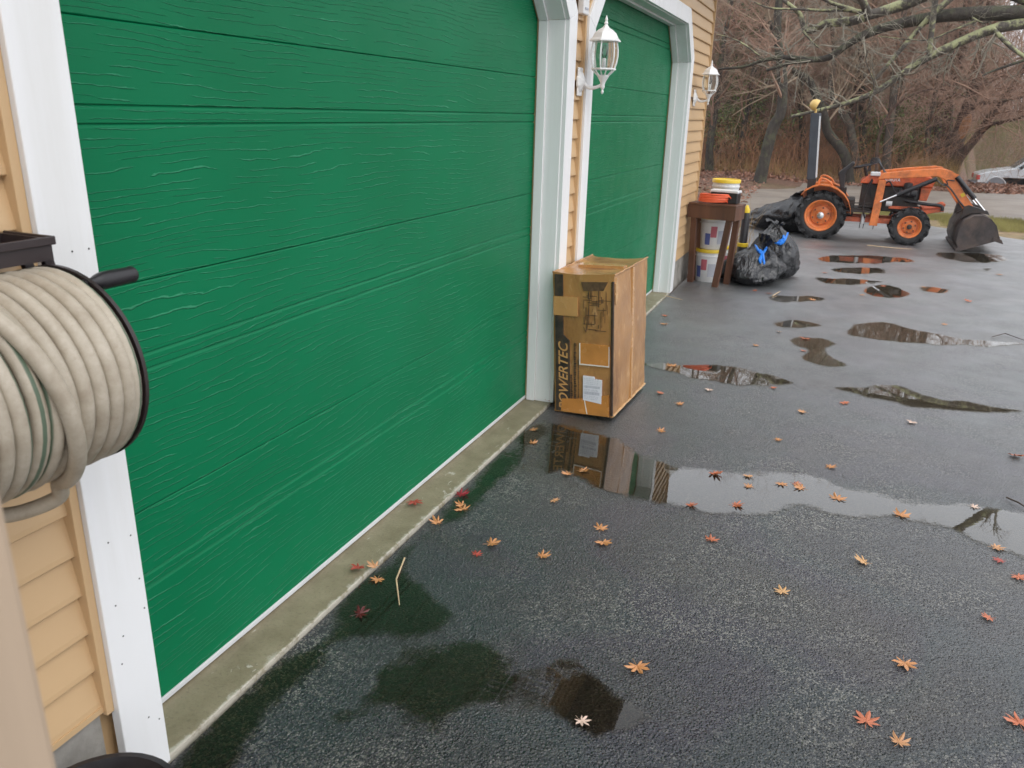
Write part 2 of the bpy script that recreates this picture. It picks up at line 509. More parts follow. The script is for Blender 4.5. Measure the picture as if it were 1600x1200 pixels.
M['tape_orange'] = pmat('orange_brown_tape', (.52, .215, .05), .25, .15, 8, .35, 25, coat=.4)
M['white_strip'] = pmat('white_strip', (.75, .68, .60), .5, .08)
M['green_tape'] = pmat('green_sticker', (.05, .42, .10), .4, .1)

def hose_mat():
    m, t, b, out = nodes('tan_hose'); g = NT(t)
    uv = g.n('ShaderNodeAttribute'); uv.attribute_name = 'stripe'
    v = g.coords()
    c = g.ramp(g.noise(v, 20, 8, .7), [(.3, (.33, .275, .205)), (.7, (.49, .435, .35))])
    c = g.mix(g.ramp(g.noise(v, 55, 4, .7), [(.58, 0.0), (.78, .4)]), c, (.27, .20, .13))
    c = g.mix(g.ramp(uv.outputs['Fac'], [(.972, 0.0), (.988, .8)]), c, (.02, .085, .045))
    g.l(c, b.inputs['Base Color']); b.inputs['Roughness'].default_value = .5
    g.l(g.bump(g.noise(v, 160, 3), .06, .002), b.inputs['Normal'])
    return m
M['hose'] = hose_mat()

def bag_mat():
    m, t, b, out = nodes('black_bin_bag'); g = NT(t)
    v = g.coords()
    b.inputs['Base Color'].default_value = (.010, .010, .012, 1)
    b.inputs['Roughness'].default_value = .22
    b.inputs['Specular IOR Level'].default_value = .7; b.inputs['IOR'].default_value = 1.5
    f1 = g.noise(g.coords((1.3, 1.3, .55)), 5.5, 3, .5, 1.2)
    rid = g.math('ABSOLUTE', g.math('SUBTRACT', f1, .5))
    g.l(g.bump(g.math('ADD', g.math('MULTIPLY', rid, 1.6), g.math('MULTIPLY', g.noise(v, 24, 3, .6, 1.0), .35)), .8, .03), b.inputs['Normal'])
    return m
M['bag'] = bag_mat()

def glass_mat():
    m, t, b, out = nodes('lantern_glass'); g = NT(t)
    t.nodes.remove(b)
    tr = g.n('ShaderNodeBsdfTransparent'); tr.inputs['Color'].default_value = (.93, .95, .94, 1)
    gl = g.n('ShaderNodeBsdfGlossy'); gl.inputs['Roughness'].default_value = .03
    fr = g.n('ShaderNodeFresnel'); fr.inputs['IOR'].default_value = 1.5
    mx = g.n('ShaderNodeMixShader'); g.l(fr.outputs[0], mx.inputs[0]); g.l(tr.outputs[0], mx.inputs[1]); g.l(gl.outputs[0], mx.inputs[2])
    g.l(mx.outputs[0], out.inputs['Surface'])
    return m
M['glass'] = glass_mat()

def bark_mat(name, a, b_, moss=None, amt=.7, sc=9):
    m, t, b, out = nodes(name); g = NT(t)
    v = g.coords((1, 1, .35))
    c = g.ramp(g.noise(v, sc * 2, 6, .65), [(.32, a), (.68, b_)])
    if moss:
        w_ = g.coords()
        geo = g.n('ShaderNodeNewGeometry'); sx = g.n('ShaderNodeSeparateXYZ'); g.l(geo.outputs['Normal'], sx.inputs[0])
        f = g.math('ADD', g.noise(w_, 5, 6, .7), g.math('MULTIPLY', sx.outputs[2], .09))
        c = g.mix(g.ramp(f, [(.50, 0.0), (.60, amt)]), c, moss)
    g.l(c, b.inputs['Base Color']); b.inputs['Roughness'].default_value = .75
    g.l(g.bump(g.noise(v, sc * 4, 5, .7), .9, .03), b.inputs['Normal'])
    return m
M['bark_lichen'] = bark_mat('lichen_bark', (.050, .042, .034), (.13, .11, .09), (.40, .41, .21), .85)
M['bark_dark'] = bark_mat('dark_mossy_bark', (.022, .018, .014), (.065, .052, .040), (.10, .11, .055), .5)
M['bark_grey'] = bark_mat('grey_brown_bark', (.045, .034, .027), (.12, .09, .072), (.20, .20, .13), .35)
M['bark_red'] = bark_mat('reddish_bark', (.05, .028, .02), (.13, .07, .05), (.17, .16, .09), .25)
M['bark_orange'] = pmat('bare_orange_wood', (.36, .16, .065), .7, .3, 12, .4, 40)
M['twig_red'] = pmat('red_brown_twigs', (.30, .185, .13), .7, .35, 1.5)
M['twig_grey'] = pmat('grey_brown_twigs', (.32, .24, .165), .7, .35, 1.5)
M['twig_pale'] = pmat('pale_lichen_twigs', (.27, .245, .19), .7, .3, 1.5)
M['brush'] = pmat('rusty_brush', (.44, .225, .12), .7, .4, 1.2)
M['drygrass'] = pmat('golden_dry_grass', (.40, .26, .10), .7, .3, 1.5)
M['grass'] = pmat('verge_grass', (.30, .27, .09), .6, .35, 2)
M['bankgrass'] = pmat('bank_grass', (.175, .165, .055), .7, .35, 1.2)
M['evergreen'] = pmat('evergreen_needles', (.115, .155, .05), .6, .4, 1.5)
M['shrubgreen'] = pmat('green_shrub_leaves', (.14, .185, .055), .6, .4, 2)
M['litter_leaf'] = pmat('brown_litter_leaves', (.26, .130, .085), .55, .5, 2.5)

def litter_mat():
    m, t, b, out = nodes('leaf_litter_ground'); g = NT(t)
    v = g.coords()
    c = g.ramp(g.noise(v, 11, 8, .75), [(.30, (.06, .032, .022)), (.5, (.16, .085, .055)), (.7, (.27, .16, .11))])
    c = g.mix(g.ramp(g.noise(v, .35, 3), [(.5, 0.0), (.65, .6)]), c, (.14, .115, .05))
    g.l(c, b.inputs['Base Color']); b.inputs['Roughness'].default_value = .7
    g.l(g.bump(g.noise(v, 22, 5, .7), 1.0, .04), b.inputs['Normal'])
    return m
M['litter'] = litter_mat()
def road_mat():
    m, t, b, out = nodes('old_road_surface'); g = NT(t)
    v = g.coords()
    c = g.ramp(g.noise(v, 1.2, 7, .65), [(.3, (.19, .155, .125)), (.7, (.30, .26, .22))])
    c = g.mix(g.ramp(g.noise(v, 40, 3), [(.55, 0.0), (.7, .5)]), c, (.12, .10, .085))
    st = g.ramp(g.noise(g.coords((.25, 2.2, 1)), 1.0, 5, .7), [(.54, 0.0), (.62, .55)])
    c = g.mix(st, c, (.10, .085, .08))
    g.l(c, b.inputs['Base Color']); b.inputs['Roughness'].default_value = .5
    g.l(g.bump(g.noise(v, 60, 4), .4, .006), b.inputs['Normal'])
    return m
M['road'] = road_mat()
M['verge_soil'] = pmat('tan_verge', (.24, .165, .085), .75, .35, 6, .6, 60, dirt=(.10, .115, .03), dirt_amt=.8, ds=1.6)

# ------------------------------------------------------------------ surveyed positions (metres)
LIMBS = {
    'A': [(5.29, 16.0, 3.3, 0.17), (4.57, 15.94, 3.4, 0.159), (3.86, 15.89, 3.35, 0.149), (3.27, 15.83, 3.34, 0.138), (2.82, 15.77, 3.32, 0.127), (2.37, 15.71, 3.25, 0.116), (1.91, 15.66, 3.15, 0.106), (1.61, 15.6, 3.04, 0.095), (1.34, 15.54, 2.88, 0.084), (1.05, 15.49, 2.66, 0.074), (0.72, 15.43, 2.62, 0.063), (0.34, 15.37, 2.65, 0.052), (0.01, 15.31, 2.6, 0.041), (-0.32, 15.26, 2.49, 0.031), (-0.74, 15.2, 2.45, 0.02)],
    'B': [(4.58, 16.0, 3.41, 0.17), (3.98, 15.96, 3.54, 0.16), (3.51, 15.92, 3.69, 0.15), (2.9, 15.88, 3.74, 0.14), (2.46, 15.85, 3.65, 0.13), (2.02, 15.81, 3.47, 0.12), (1.56, 15.77, 3.33, 0.11), (1.35, 15.73, 3.25, 0.1), (1.09, 15.69, 3.22, 0.09), (0.9, 15.65, 3.2, 0.08), (0.64, 15.62, 3.08, 0.07), (0.56, 15.58, 3.18, 0.06), (0.46, 15.54, 3.37, 0.05), (0.18, 15.5, 3.57, 0.04)],
    'B2': [(1.49, 15.6, 3.36, 0.05), (1.2, 15.52, 3.4, 0.042), (0.94, 15.44, 3.38, 0.035), (0.48, 15.36, 3.4, 0.027), (0.01, 15.28, 3.42, 0.02), (-0.26, 15.2, 3.51, 0.012)],
    'B3': [(1.57, 15.6, 3.31, 0.09), (1.48, 15.4, 3.46, 0.077), (1.31, 15.2, 3.69, 0.063), (1.18, 15.0, 3.96, 0.05)],
    'B4': [(1.33, 15.6, 3.4, 0.05), (1.06, 15.4, 3.46, 0.04), (0.86, 15.2, 3.52, 0.03), (0.6, 15.0, 3.62, 0.02)],
    'C': [(5.31, 16.1, 3.31, 0.13), (4.61, 15.99, 3.25, 0.121), (3.89, 15.88, 3.19, 0.112), (3.46, 15.77, 3.1, 0.103), (3.09, 15.66, 2.94, 0.094), (2.75, 15.55, 2.76, 0.085), (2.41, 15.45, 2.55, 0.075), (2.05, 15.34, 2.25, 0.066), (1.76, 15.23, 2.05, 0.057), (1.37, 15.12, 1.9, 0.048), (0.99, 15.01, 1.79, 0.039), (0.61, 14.9, 1.69, 0.03)],
    'D': [(2.54, 15.5, 3.87, 0.06), (2.53, 15.47, 3.51, 0.058), (2.55, 15.43, 3.14, 0.057), (2.58, 15.4, 2.69, 0.055)],
    'E': [(2.97, 15.7, 3.77, 0.075), (2.71, 15.64, 3.5, 0.066), (2.48, 15.58, 3.25, 0.057), (2.23, 15.52, 2.9, 0.048), (1.95, 15.46, 2.48, 0.039), (1.82, 15.4, 2.3, 0.03)],
    'F': [(3.44, 15.6, 3.09, 0.05), (3.69, 15.4, 2.83, 0.043), (3.89, 15.2, 2.66, 0.037), (4.17, 15.0, 2.47, 0.03)],
    'G': [(4.56, 16.0, 2.84, 0.04), (4.0, 15.83, 2.64, 0.032), (3.57, 15.67, 2.47, 0.023), (3.42, 15.5, 2.39, 0.015)],
    'H': [(0.93, 15.3, 2.62, 0.05), (0.73, 15.28, 2.59, 0.045), (0.47, 15.25, 2.56, 0.04), (0.27, 15.22, 2.49, 0.035), (0.08, 15.2, 2.43, 0.03)],
    'I1': [(3.2, 15.8, 3.23, 0.025), (2.86, 15.65, 3.07, 0.021), (2.56, 15.5, 2.93, 0.017), (2.25, 15.35, 2.92, 0.012), (1.77, 15.2, 2.96, 0.008)],
    'I2': [(3.06, 15.8, 3.33, 0.02), (3.27, 15.6, 3.18, 0.014), (3.36, 15.4, 3.19, 0.008)],
    'I3': [(0.58, 15.5, 3.07, 0.03), (0.75, 15.4, 2.9, 0.021), (0.87, 15.3, 2.8, 0.012)],
    'I4': [(-0.06, 15.2, 2.66, 0.022), (-0.35, 15.13, 2.85, 0.017), (-0.6, 15.07, 2.95, 0.011), (-0.8, 15.0, 2.99, 0.006)],
    'I5': [(1.79, 14.95, 2.04, 0.02), (1.82, 14.83, 2.23, 0.016), (1.65, 14.72, 2.54, 0.012), (1.65, 14.6, 2.71, 0.008)],
}
TRUNKS = {
    'T1': [(-0.49, 22.6, 0.06, 0.17), (-0.44, 22.6, 0.54, 0.159), (-0.33, 22.6, 1.39, 0.148), (-0.18, 22.6, 1.8, 0.137), (-0.21, 22.6, 2.41, 0.126), (-0.34, 22.6, 3.0, 0.114), (-0.49, 22.6, 3.58, 0.103), (-0.56, 22.6, 4.25, 0.092), (-0.57, 22.6, 5.14, 0.081), (-0.77, 22.6, 6.28, 0.07)],
    'T2': [(1.72, 25.0, 0.08, 0.15), (1.48, 24.88, 0.76, 0.139), (0.99, 24.75, 1.3, 0.128), (0.82, 24.62, 1.74, 0.116), (0.47, 24.5, 2.38, 0.105), (0.27, 24.38, 2.69, 0.094), (-0.13, 24.25, 2.89, 0.082), (-0.51, 24.12, 3.35, 0.071), (-0.87, 24.0, 4.12, 0.06)],
    'T3': [(1.94, 26.0, 0.09, 0.13), (1.57, 26.0, 1.36, 0.119), (1.34, 26.0, 1.75, 0.107), (0.99, 26.0, 2.2, 0.096), (0.82, 26.0, 2.65, 0.084), (0.8, 26.0, 3.48, 0.073), (0.44, 26.0, 4.83, 0.061), (0.14, 26.0, 6.15, 0.05)],
    'T4': [(2.13, 27.0, 0.04, 0.12), (1.86, 27.0, 1.54, 0.108), (1.68, 27.0, 2.53, 0.096), (1.52, 27.0, 3.83, 0.084), (1.46, 27.0, 4.61, 0.072), (1.18, 27.0, 6.01, 0.06)],
    'T5a': [(4.38, 27.0, 0.34, 0.25), (4.38, 27.0, 0.57, 0.229), (4.47, 27.0, 1.39, 0.208), (4.56, 27.0, 2.01, 0.186), (4.6, 27.0, 2.62, 0.165), (4.61, 27.0, 3.66, 0.144), (4.61, 27.0, 4.19, 0.122), (4.57, 27.0, 5.12, 0.101), (4.47, 27.0, 6.38, 0.08)],
    'T5b': [(4.31, 27.5, 0.3, 0.18), (4.22, 27.5, 0.78, 0.16), (4.18, 27.5, 1.6, 0.14), (4.05, 27.5, 2.46, 0.12), (4.11, 27.5, 3.58, 0.1), (4.06, 27.5, 4.67, 0.08), (3.81, 27.5, 6.25, 0.06)],
    'T5c': [(4.51, 26.8, 0.35, 0.14), (4.56, 26.67, 0.71, 0.125), (4.86, 26.53, 1.29, 0.11), (5.05, 26.4, 1.8, 0.095), (5.28, 26.27, 2.29, 0.08), (5.59, 26.13, 3.08, 0.065), (5.85, 26.0, 3.98, 0.05)],
    'T5d': [(4.57, 27.0, 1.96, 0.06), (4.78, 26.5, 2.18, 0.052), (5.11, 26.0, 2.23, 0.045), (5.64, 25.5, 2.36, 0.037), (6.21, 25.0, 2.53, 0.03)],
    'T5e': [(4.86, 26.6, 1.29, 0.07), (5.1, 26.2, 1.64, 0.06), (5.24, 25.8, 1.69, 0.05), (5.72, 25.4, 1.87, 0.04), (6.09, 25.0, 2.03, 0.03)],
    'T6': [(2.37, 24.5, 0.37, 0.05), (2.29, 24.42, 1.02, 0.044), (2.33, 24.33, 1.56, 0.037), (2.59, 24.25, 2.09, 0.031), (3.07, 24.17, 2.4, 0.025), (3.54, 24.08, 2.47, 0.018), (4.18, 24.0, 2.27, 0.012)],
    'T7': [(0.35, 28.0, -0.12, 0.14), (0.19, 28.0, 0.59, 0.124), (0.1, 28.0, 1.48, 0.108), (-0.14, 28.0, 2.72, 0.092), (-0.21, 28.0, 3.92, 0.076), (-0.51, 28.0, 5.67, 0.06)],
}
PUDDLES = [
     [(0.214, 1.144), (0.186, 1.274), (0.186, 1.54), (0.19, 2.1), (0.198, 2.812), (0.2, 3.557), (0.196, 4.014), (0.299, 3.799), (0.305, 3.303), (0.288, 2.757), (0.228, 2.492), (0.308, 2.271), (0.516, 2.183), (0.571, 2.025), (0.361, 1.836), (0.283, 1.537), (0.344, 1.27), (0.369, 1.147)] ,
     [(0.959, 1.928), (1.021, 1.995), (1.143, 2.011), (1.27, 1.995), (1.356, 1.944), (1.361, 1.871), (1.286, 1.815), (1.165, 1.802), (1.057, 1.831)] ,
     [(0.413, 1.755), (0.514, 1.905), (0.728, 1.948), (0.854, 1.971), (0.966, 1.938), (0.946, 1.85), (0.815, 1.761), (0.646, 1.671), (0.503, 1.651)] ,
     [(0.177, 3.949), (0.342, 3.976), (0.674, 3.863), (0.98, 3.736), (1.178, 3.721), (1.48, 3.816), (1.689, 3.883), (1.867, 3.812), (2.064, 3.795), (2.284, 3.842), (2.607, 3.911), (2.866, 3.953), (2.755, 3.448), (2.53, 3.44), (2.394, 3.465), (2.31, 3.579), (2.107, 3.578), (1.868, 3.531), (1.597, 3.47), (1.469, 3.337), (1.254, 3.269), (0.959, 3.273), (0.736, 3.298), (0.58, 3.378), (0.448, 3.372), (0.343, 3.379), (0.223, 3.663)] ,
     [(0.497, 5.362), (0.795, 5.481), (1.054, 5.563), (1.279, 5.514), (1.5, 5.396), (1.347, 5.246), (1.066, 5.163), (0.753, 5.232), (0.563, 5.279)] ,
     [(1.682, 5.414), (1.901, 5.481), (2.102, 5.654), (2.219, 5.626), (2.362, 5.489), (2.582, 5.493), (2.852, 5.475), (2.706, 5.353), (2.417, 5.284), (2.198, 5.251), (2.015, 5.303), (1.822, 5.37)] ,
     [(1.815, 7.081), (1.932, 7.409), (2.118, 7.558), (2.316, 7.417), (2.553, 7.287), (2.881, 7.262), (3.164, 7.325), (2.855, 7.061), (2.478, 6.946), (2.146, 6.878), (1.905, 6.88)] ,
     [(1.4, 6.551), (1.59, 6.693), (1.738, 6.582), (1.673, 6.387), (1.725, 6.132), (1.838, 5.979), (1.731, 5.875), (1.576, 5.932), (1.505, 6.019), (1.547, 6.264), (1.434, 6.403)] ,
     [(1.211, 6.999), (1.382, 7.215), (1.623, 7.146), (1.35, 6.905)] ,
     [(1.88, 8.968), (2.17, 9.352), (2.495, 9.03), (2.268, 8.671), (1.971, 8.705)] ,
     [(1.476, 9.474), (1.913, 9.599), (2.208, 9.567), (1.847, 9.171), (1.533, 9.224)] ,
     [(1.63, 10.133), (2.132, 10.519), (2.158, 10.121), (1.776, 9.858)] ,
     [(1.078, 8.144), (1.492, 8.341), (1.586, 8.263), (1.214, 7.965)] ,
     [(2.521, 9.437), (2.868, 9.521), (2.81, 9.24), (2.567, 9.209)] ,
     [(1.418, 10.911), (1.918, 11.433), (2.386, 11.488), (2.596, 11.186), (1.916, 10.685), (1.545, 10.567)] ,
     [(3.316, 11.209), (3.529, 11.236), (3.42, 10.939), (3.285, 10.953)] ,
     [(2.978, 12.245), (3.706, 12.506), (3.701, 11.943), (3.135, 11.504)] ,
]
LEAVES = [
    (0.128, 2.199, 0.0, 'r'),
    (0.182, 2.229, 0.0, 't'),
    (0.214, 2.194, -0.03, 'o'),
    (0.269, 1.982, -0.03, 'd'),
    (0.218, 2.669, -0.03, 'o'),
    (0.244, 2.860, -0.03, 'o'),
    (0.193, 2.946, -0.03, 'c'),
    (0.265, 2.824, -0.03, 'o'),
    (0.476, 2.510, -0.03, 'r'),
    (0.496, 2.611, -0.03, 'o'),
    (0.719, 2.607, -0.03, 'o'),
    (0.057, 2.756, 0.0, 'r'),
    (0.212, 3.828, -0.03, 'o'),
    (0.279, 3.652, -0.03, 'o'),
    (0.146, 4.257, 0.0, 'r'),
    (0.872, 2.920, -0.03, 'o'),
    (0.913, 2.817, -0.03, 'o'),
    (1.320, 3.029, -0.03, 'R'),
    (1.630, 2.751, -0.03, 'y'),
    (1.918, 3.114, -0.03, 'y'),
    (2.332, 2.898, -0.03, 'R'),
    (2.034, 2.493, -0.03, 'o'),
    (1.914, 2.150, -0.03, 'R'),
    (1.998, 2.098, -0.03, 't'),
    (2.336, 2.330, -0.03, 'R'),
    (1.231, 2.113, -0.03, 'o'),
    (1.139, 1.810, -0.03, 'p'),
    (2.479, 3.260, -0.03, 'R'),
    (2.435, 3.369, -0.03, 'r'),
    (0.577, 3.377, -0.03, 'o'),
    (0.624, 3.439, -0.03, 'o'),
    (1.230, 3.696, -0.03, 'R'),
    (1.615, 3.753, -0.03, 'R'),
    (1.644, 3.714, -0.03, 'o'),
    (1.389, 3.740, -0.03, 't'),
    (1.412, 3.619, -0.03, 'o'),
    (1.183, 3.309, -0.03, 'R'),
    (1.373, 3.392, -0.03, 'R'),
    (1.549, 3.722, -0.03, 'o'),
    (1.804, 3.665, -0.03, 'o'),
    (2.070, 3.612, -0.03, 'o'),
    (2.392, 3.858, -0.03, 'p'),
    (1.763, 4.034, -0.03, 'o'),
    (1.483, 4.294, -0.03, 'o'),
    (2.677, 4.632, -0.03, 'R'),
    (1.593, 4.817, -0.03, 't'),
    (1.817, 5.114, -0.03, 'R'),
    (1.379, 5.205, -0.03, 'R'),
    (0.863, 4.135, -0.03, 'o'),
    (0.731, 4.757, -0.03, 'R'),
    (0.873, 4.620, -0.03, 'o'),
    (1.003, 4.974, -0.03, 'p'),
    (0.679, 5.372, -0.03, 'o'),
    (1.510, 6.609, -0.03, 'R'),
    (1.520, 6.231, -0.03, 'R'),
    (1.167, 6.203, -0.03, 'o'),
    (1.291, 6.735, -0.03, 'p'),
    (0.325, 6.828, -0.03, 'R'),
    (0.377, 6.531, -0.03, 'o'),
    (2.619, 7.699, -0.03, 'o'),
    (2.198, 4.929, -0.03, 'p'),
    (2.167, 9.276, -0.03, 'R'),
    (2.942, 8.882, -0.03, 'R'),
    (1.066, 8.271, -0.03, 'R'),
    (2.566, 9.462, -0.03, 'o'),
    (1.952, 8.662, -0.03, 'o'),
    (1.569, 9.782, -0.03, 'R'),
    (0.602, 3.083, -0.03, 't'),
    (2.431, 3.477, -0.03, 't'),
    (1.501, 8.154, -0.03, 'o'),
    (0.921, 8.327, -0.03, 'R'),
    (3.459, 10.737, -0.03, 'o'),
]
LEAF_LABELS = {
    0: 'red maple leaf lying on the concrete sill, left of two tan ones', 1: 'curled tan maple leaf on the edge of the concrete sill', 2: 'orange maple leaf on wet asphalt just below the sill leaves',
    3: 'dark maroon leaf alone in the wet strip near the straw stalk', 4: 'single orange maple leaf close to the sill, midway along it', 5: 'orange maple leaf under the crimson one near the sill',
    6: 'crimson maple leaf touching the sill edge', 7: 'second orange maple leaf below the crimson one', 8: 'bright red maple leaf on open asphalt left of an orange one', 9: 'orange maple leaf just right of the bright red leaf',
    10: 'orange maple leaf alone right of the bright red leaf pair', 11: 'red brown maple leaf flat on the middle of the concrete sill', 12: 'upper orange leaf in the white casing reflection', 13: 'lower orange leaf in the white casing reflection',
    14: 'red maple leaf at the foot of the white door casing', 15: 'upper of two small orange leaves below the box puddle', 16: 'lower of two small orange leaves below the box puddle', 17: 'large curled orange red leaf below the long puddle',
    18: 'yellow tan star shaped leaf in the middle foreground', 19: 'yellow tan leaf right of the large curled leaf', 20: 'large orange red leaf near the right edge of the foreground', 21: 'orange leaf below the large right edge leaf',
    22: 'orange red leaf at the bottom right', 23: 'tan leaf lowest at the bottom right', 24: 'orange red leaf cut by the right edge at the bottom', 25: 'orange leaf above the brown tinted pool', 26: 'pale pinkish leaf at the rim of the brown pool',
    27: 'orange red leaf on the right edge below the long puddle', 28: 'red leaf left of the right edge below the long puddle', 29: 'left of two orange leaves at the near end of the box reflection', 30: 'right of two orange leaves at the near end of the box reflection',
    31: 'large orange red leaf floating at the left of the long puddle', 32: 'orange red leaf floating mid puddle in a small cluster', 33: 'orange leaf at the right of the floating cluster', 34: 'tan leaf floating beside the large orange red one', 35: 'orange leaf floating below the tan one',
    36: 'orange red leaf at the near rim of the long puddle', 37: 'small orange red leaf near the puddle rim, right of another', 38: 'orange leaf at the left of the floating cluster', 39: 'orange leaf floating near the branch reflection', 40: 'orange leaf right of the branch reflection',
    41: 'pale upturned leaf floating at the far right of the long puddle', 42: 'orange leaf just above the long puddle', 43: 'orange leaf alone in mid driveway above the long puddle', 44: 'orange red leaf at the right edge above the long puddle', 68: 'tan leaf ringed by ripples at the right end of the puddle', 67: 'thin tan leaf right of the white casing reflection',
}

# ================================================================== SETTING
def sstep(a, b, x):
    t = min(1, max(0, (x - a) / (b - a))); return t * t * (3 - 2 * t)

def terrain(x, y):
    wx = sstep(0, .7, x - 1.15 - .12 * y)
    left = .33 * sstep(24.5, 31, y) + 2.0 * sstep(30, 60, y) + .12 * sstep(21, 23, y) * (1 - sstep(-.6, .6, x))
    right = -1.14 * sstep(27.5, 33, y) + 2.75 * sstep(41, 50, y) + .6 * sstep(50, 70, y)
    h = left * (1 - wx) + right * wx
    h += .12 * fbm(x * .25, y * .25, 3) * sstep(25, 32, y)
    return -.06 + h

def make_ground():
    xs = np.concatenate([[-400, -200, -100, -60], np.linspace(-40, 40, 121), [60, 100, 200, 400]])
    ys = np.concatenate([[-400, -200, -80, -40], np.linspace(-20, 8, 15), np.linspace(9, 75, 111), [90, 130, 220, 420]])
    V = [(x, y, terrain(x, y)) for y in ys for x in xs]
    n = len(xs)
    F = np.array([(j * n + i, j * n + i + 1, (j + 1) * n + i + 1, (j + 1) * n + i) for j in range(len(ys) - 1) for i in range(n - 1)])
    me = raw_mesh('ground', np.array(V), F, M['litter'])
    me.polygons.foreach_set('use_smooth', [True] * len(me.polygons))
    return tag(link_mesh('ground', me), 'leaf strewn brown woodland ground rising behind the road', 'ground', kind='structure')
make_ground()

def sheet(name, pts, z, m, label, cat, jag=0.0, k=5, sub=False):
    pp = catmull([(x, y, 0) for x, y in pts], k, True)
    if jag:
        pp = [p + Vector((mnoise.noise(p * 2.3) * jag, mnoise.noise(p * 2.3 + Vector((9, 0, 0))) * jag, 0)) for p in pp]
    me = bpy.data.meshes.new(name)
    me.from_pydata([(p.x, p.y, z) for p in pp], [], [tuple(range(len(pp)))])
    me.materials.append(m)
    if me.polygons[0].normal.z < 0: me.flip_normals()
    return tag(link_mesh(name, me), label, cat, kind='structure')

sheet('road', [(-.55, 17.2), (-.2, 15.6), (.9, 15.9), (2.2, 17.7), (3.35, 17.9), (4.8, 17.4), (14, 16.5), (40, 13), (41, 22), (14, 24.6), (7.0, 24.9), (4.7, 23.9), (2.5, 24.4), (1.2, 24.9), (.3, 24), (-.35, 23), (-.6, 20)],
      -.048, M['road'], 'pale tan worn road crossing behind the tractor', 'road', .18)
sheet('grass_verge', [(.9, 16.1), (1.8, 16.0), (2.7, 15.3), (3.5, 14.7), (4.3, 14.0), (7, 13.2), (20, 11.5), (21, 14.5), (14, 16.6), (4.8, 17.5), (3.35, 18.0), (2.2, 17.8), (1.4, 16.9)],
      -.040, M['verge_soil'], 'narrow tan and green grass verge between driveway and road', 'verge', .12)

# asphalt: one flat sheet, its edge jagged
def make_driveway():
    edge = [(.166, -9), (24, -9), (24, 10.8), (7, 13.4), (4.35, 14.35), (3.5, 15.2), (2.6, 15.8), (1.8, 16.3), (.8, 16.1), (.3, 14.9), (.12, 13.0), (.10, 11.0), (.05, 9.4), (-.1, 8.95), (.166, 8.9)]
    pts = []
    for i in range(len(edge)):
        a = Vector((*edge[i], 0)); b = Vector((*edge[(i + 1) % len(edge)], 0))
        n = max(1, int((b - a).length / .25))
        for j in range(n):
            p = a.lerp(b, j / n)
            if not (p.x < .17 and p.y < 8.95 and j > 0) and p.y > 8.5:
                p = p + Vector((mnoise.noise(p * 2) * .08, mnoise.noise(p * 2 + Vector((5, 5, 0))) * .08, 0))
            elif p.x < .17:
                p = p + Vector((abs(mnoise.noise(p * 5)) * .012, 0, 0))
            pts.append((p.x, p.y, -.03))
    me = bpy.data.meshes.new('driveway')
    me.from_pydata(pts, [], [tuple(range(len(pts)))])
    me.materials.append(M['asphalt'])
    if me.polygons[0].normal.z < 0: me.flip_normals()
    return tag(link_mesh('driveway', me), 'wet dark asphalt driveway with shallow puddles', 'driveway', kind='structure')
make_driveway()

def puddle(pts, i):
    """water sheet on a fine grid; 'depth' is the distance to the outline, so the water line can be ragged"""
    poly = np.array([(p.x, p.y) for p in catmull([(x, y, 0) for x, y in pts], 7, True)])
    soft = .10 if i < 3 else .085 if i == 3 else .03 + .006 * poly[:, 1].min()
    st = .025 if poly[:, 1].min() < 5.5 else .035
    mg = soft * 1.6
    x0, y0 = poly.min(0) - mg; x1, y1 = poly.max(0) + mg
    xs = np.arange(x0, x1 + st, st); ys = np.arange(y0, y1 + st, st)
    X, Y = np.meshgrid(xs, ys); Q = np.stack([X.ravel(), Y.ravel()], 1)
    A = poly; B = np.roll(poly, -1, 0)
    dist = np.full(len(Q), 1e9); ins = np.zeros(len(Q), bool)
    for a, b in zip(A, B):
        ab = b - a; t = np.clip(((Q - a) @ ab) / max(1e-12, ab @ ab), 0, 1)
        dist = np.minimum(dist, np.linalg.norm(Q - a - t[:, None] * ab, axis=1))
        c = (a[1] > Q[:, 1]) != (b[1] > Q[:, 1])
        with np.errstate(divide='ignore', invalid='ignore'):
            ins ^= c & (Q[:, 0] < (b[0] - a[0]) * (Q[:, 1] - a[1]) / (b[1] - a[1]) + a[0])
    sd_ = np.where(ins, dist, -dist)
    if i < 3: sd_ = sd_ + np.array([(.07 if i == 0 else .16) * fbm(q[0] * 3.5, q[1] * 3.5, i) for q in Q])
    if i == 3: sd_ = sd_ + np.array([.05 * fbm(q[0] * 4, q[1] * 4, 2) + .03 * fbm(q[0] * 14, q[1] * 14, 5) for q in Q])
    if 3 < i < 8: sd_ = sd_ + np.array([.045 * fbm(q[0] * 5, q[1] * 3, i) for q in Q])
    if i > 7: sd_ = sd_ + np.array([.10 * fbm(q[0] * 3.0, q[1] * 1.3, i) for q in Q]) - .015
    dep = np.clip(.4 + .6 * sd_ / soft, -.3, 1.3)
    ok = (sd_ > -mg) & (Q[:, 0] > .168)
    nx = len(xs); gi = np.arange(len(Q)).reshape(len(ys), nx)
    F = np.stack([gi[:-1, :-1], gi[:-1, 1:], gi[1:, 1:], gi[1:, :-1]], -1).reshape(-1, 4)
    F = F[ok[F].all(1)]
    used = np.unique(F); mp_ = np.zeros(len(Q), int); mp_[used] = np.arange(len(used))
    V = np.column_stack([Q[used], np.full(len(used), -.0262)])
    me = raw_mesh('puddle', V, mp_[F], M['water'])
    at = me.attributes.new('depth', 'FLOAT', 'POINT'); at.data.foreach_set('value', dep[used].astype(np.float32))
    return tag(link_mesh('puddle', me), PUDDLE_LABELS[i], 'puddle', 'puddles on the driveway', 'structure')
